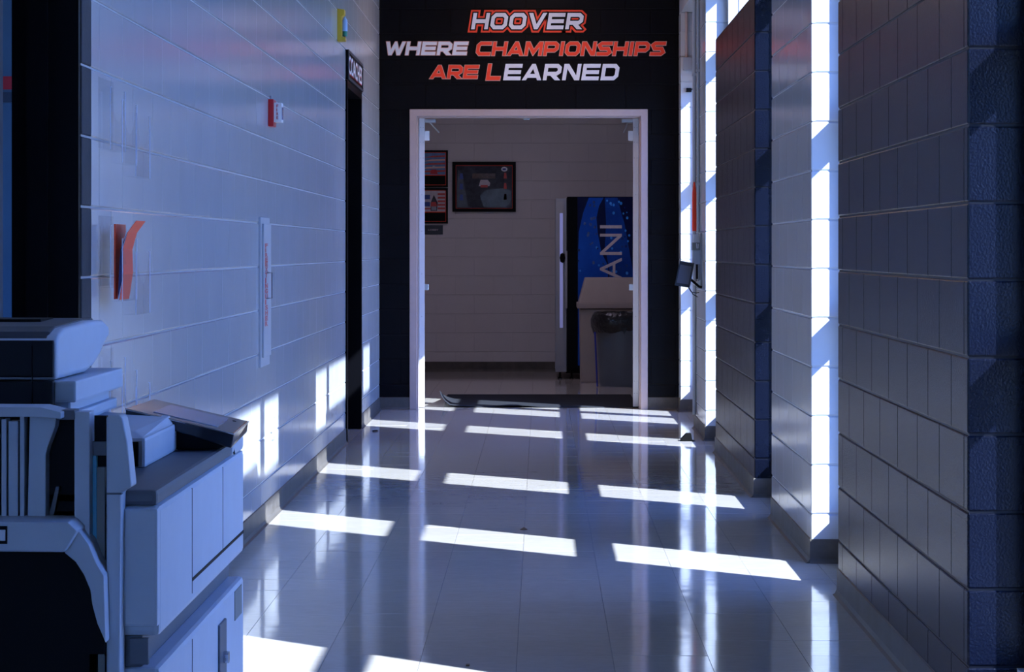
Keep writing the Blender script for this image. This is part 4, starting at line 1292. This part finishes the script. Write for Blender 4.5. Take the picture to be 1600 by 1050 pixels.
# junction box and sensor on the end pier
yb = 19.83
s5 = F / yb
def ex(x): return (x - VX) / s5
def ez(y): return CH - (y - VY) / s5
jb = thing('junction_box', (ex(1074), yb, ez(110)), 'small grey junction box with conduit above, on the end pier', 'junction box')
MB().box(ex(1067), ex(1081), yb - 0.045, yb, ez(110), ez(90)).build('box', GREYMET, jb, bevel=0.003)
MB().tube([(ex(1072.5), yb - 0.018, ez(90)), (ex(1072.5), yb - 0.018, ZC - 0.01)], 0.011, 8).build('conduit', FRAME_P, jb, smooth=True)
sn = thing('wall_sensor', (ex(1077), yb, ez(146)), 'tiny dark sensor on the end pier below the junction box', 'sensor')
MB().box(ex(1072), ex(1080), yb - 0.05, yb, ez(144), ez(138)).build('body', COPD, sn, bevel=0.002)
MB().tube([(ex(1079), yb - 0.03, ez(140)), (ex(1086), yb - 0.012, ez(138.5))], 0.005, 6).build('arm', COPD, sn)

# ------------------------------------------------------------------ small things on the floor
def fpx(x, y):
    Y = F * CH / (y - VY)
    return Vector(((x - VX) * Y / F, Y, 0))
c = fpx(1075, 689)
ws = MB()
ws.prism([(c.x - 0.052, 0.0), (c.x + 0.050, 0), (c.x + 0.028, 0.008), (c.x + 0.020, 0.052), (c.x - 0.012, 0.052), (c.x - 0.048, 0.014)], c.y - 0.03, c.y + 0.05)
tag(ws.build('door_stop_wedge', RUB, bevel=0.002), 'black rubber wedge door stop lying by the far pier', 'door stop')
c = fpx(818, 828)
b = MB(); b.add([(c.x - 0.017, c.y, 0.002), (c.x - 0.004, c.y - 0.02, 0.004), (c.x + 0.018, c.y - 0.004, 0.003), (c.x + 0.002, c.y + 0.03, 0.011), (c.x, c.y, 0.008),
                 (c.x - 0.017, c.y, 0.001), (c.x - 0.004, c.y - 0.02, 0.001), (c.x + 0.018, c.y - 0.004, 0.001), (c.x + 0.002, c.y + 0.03, 0.009)],
                [(0, 1, 4), (1, 2, 4), (2, 3, 4), (3, 0, 4), (8, 7, 6, 5), (0, 5, 6, 1), (1, 6, 7, 2), (2, 7, 8, 3), (3, 8, 5, 0)])
tag(b.build('dry_leaf', LEAF), 'small dry brown leaf lying in the middle of the floor', 'leaf')
c = fpx(586, 674)
b = MB().tube([(c.x + 0.018 * math.cos(a), c.y + 0.05 * math.sin(a), 0.004) for a in [i * math.pi / 7 for i in range(13)]], 0.003, 6)
tag(b.build('rubber_band', RUB), 'small dark open ring lying on the floor by the far left door', 'ring')
c = fpx(731, 1040)
b = MB().box(c.x - 0.006, c.x + 0.006, c.y - 0.015, c.y + 0.01, 0.0, 0.004)
tag(b.build('crumb', LEAF, bevel=0.0015), 'tiny dark crumb on the near floor', 'crumb')

# ------------------------------------------------------------------ unseen ceiling lamps added to brighten the corridor end and the lobby
def added_lamp(x, y, z, w_, d_, m, label):
    o = thing('added_ceiling_light', (x, y, z), label, 'added ceiling light')
    MB().box(x - w_ / 2, x + w_ / 2, y - d_ / 2, y + d_ / 2, z - 0.03, z - 0.001).build('housing', FRAME_P, o)
    MB().box(x - w_ / 2 + 0.03, x + w_ / 2 - 0.03, y - d_ / 2 + 0.03, y + d_ / 2 - 0.03, z - 0.036, z - 0.03).build('diffuser', m, o)
added_lamp(-0.1, 18.6, ZC, 0.6, 1.2, LAMPW, 'unseen warm ceiling panel added to brighten the corridor end')
added_lamp(-0.4, 23.2, 3.3, 0.6, 1.2, LAMPR, 'unseen ceiling panel added to brighten the lobby')
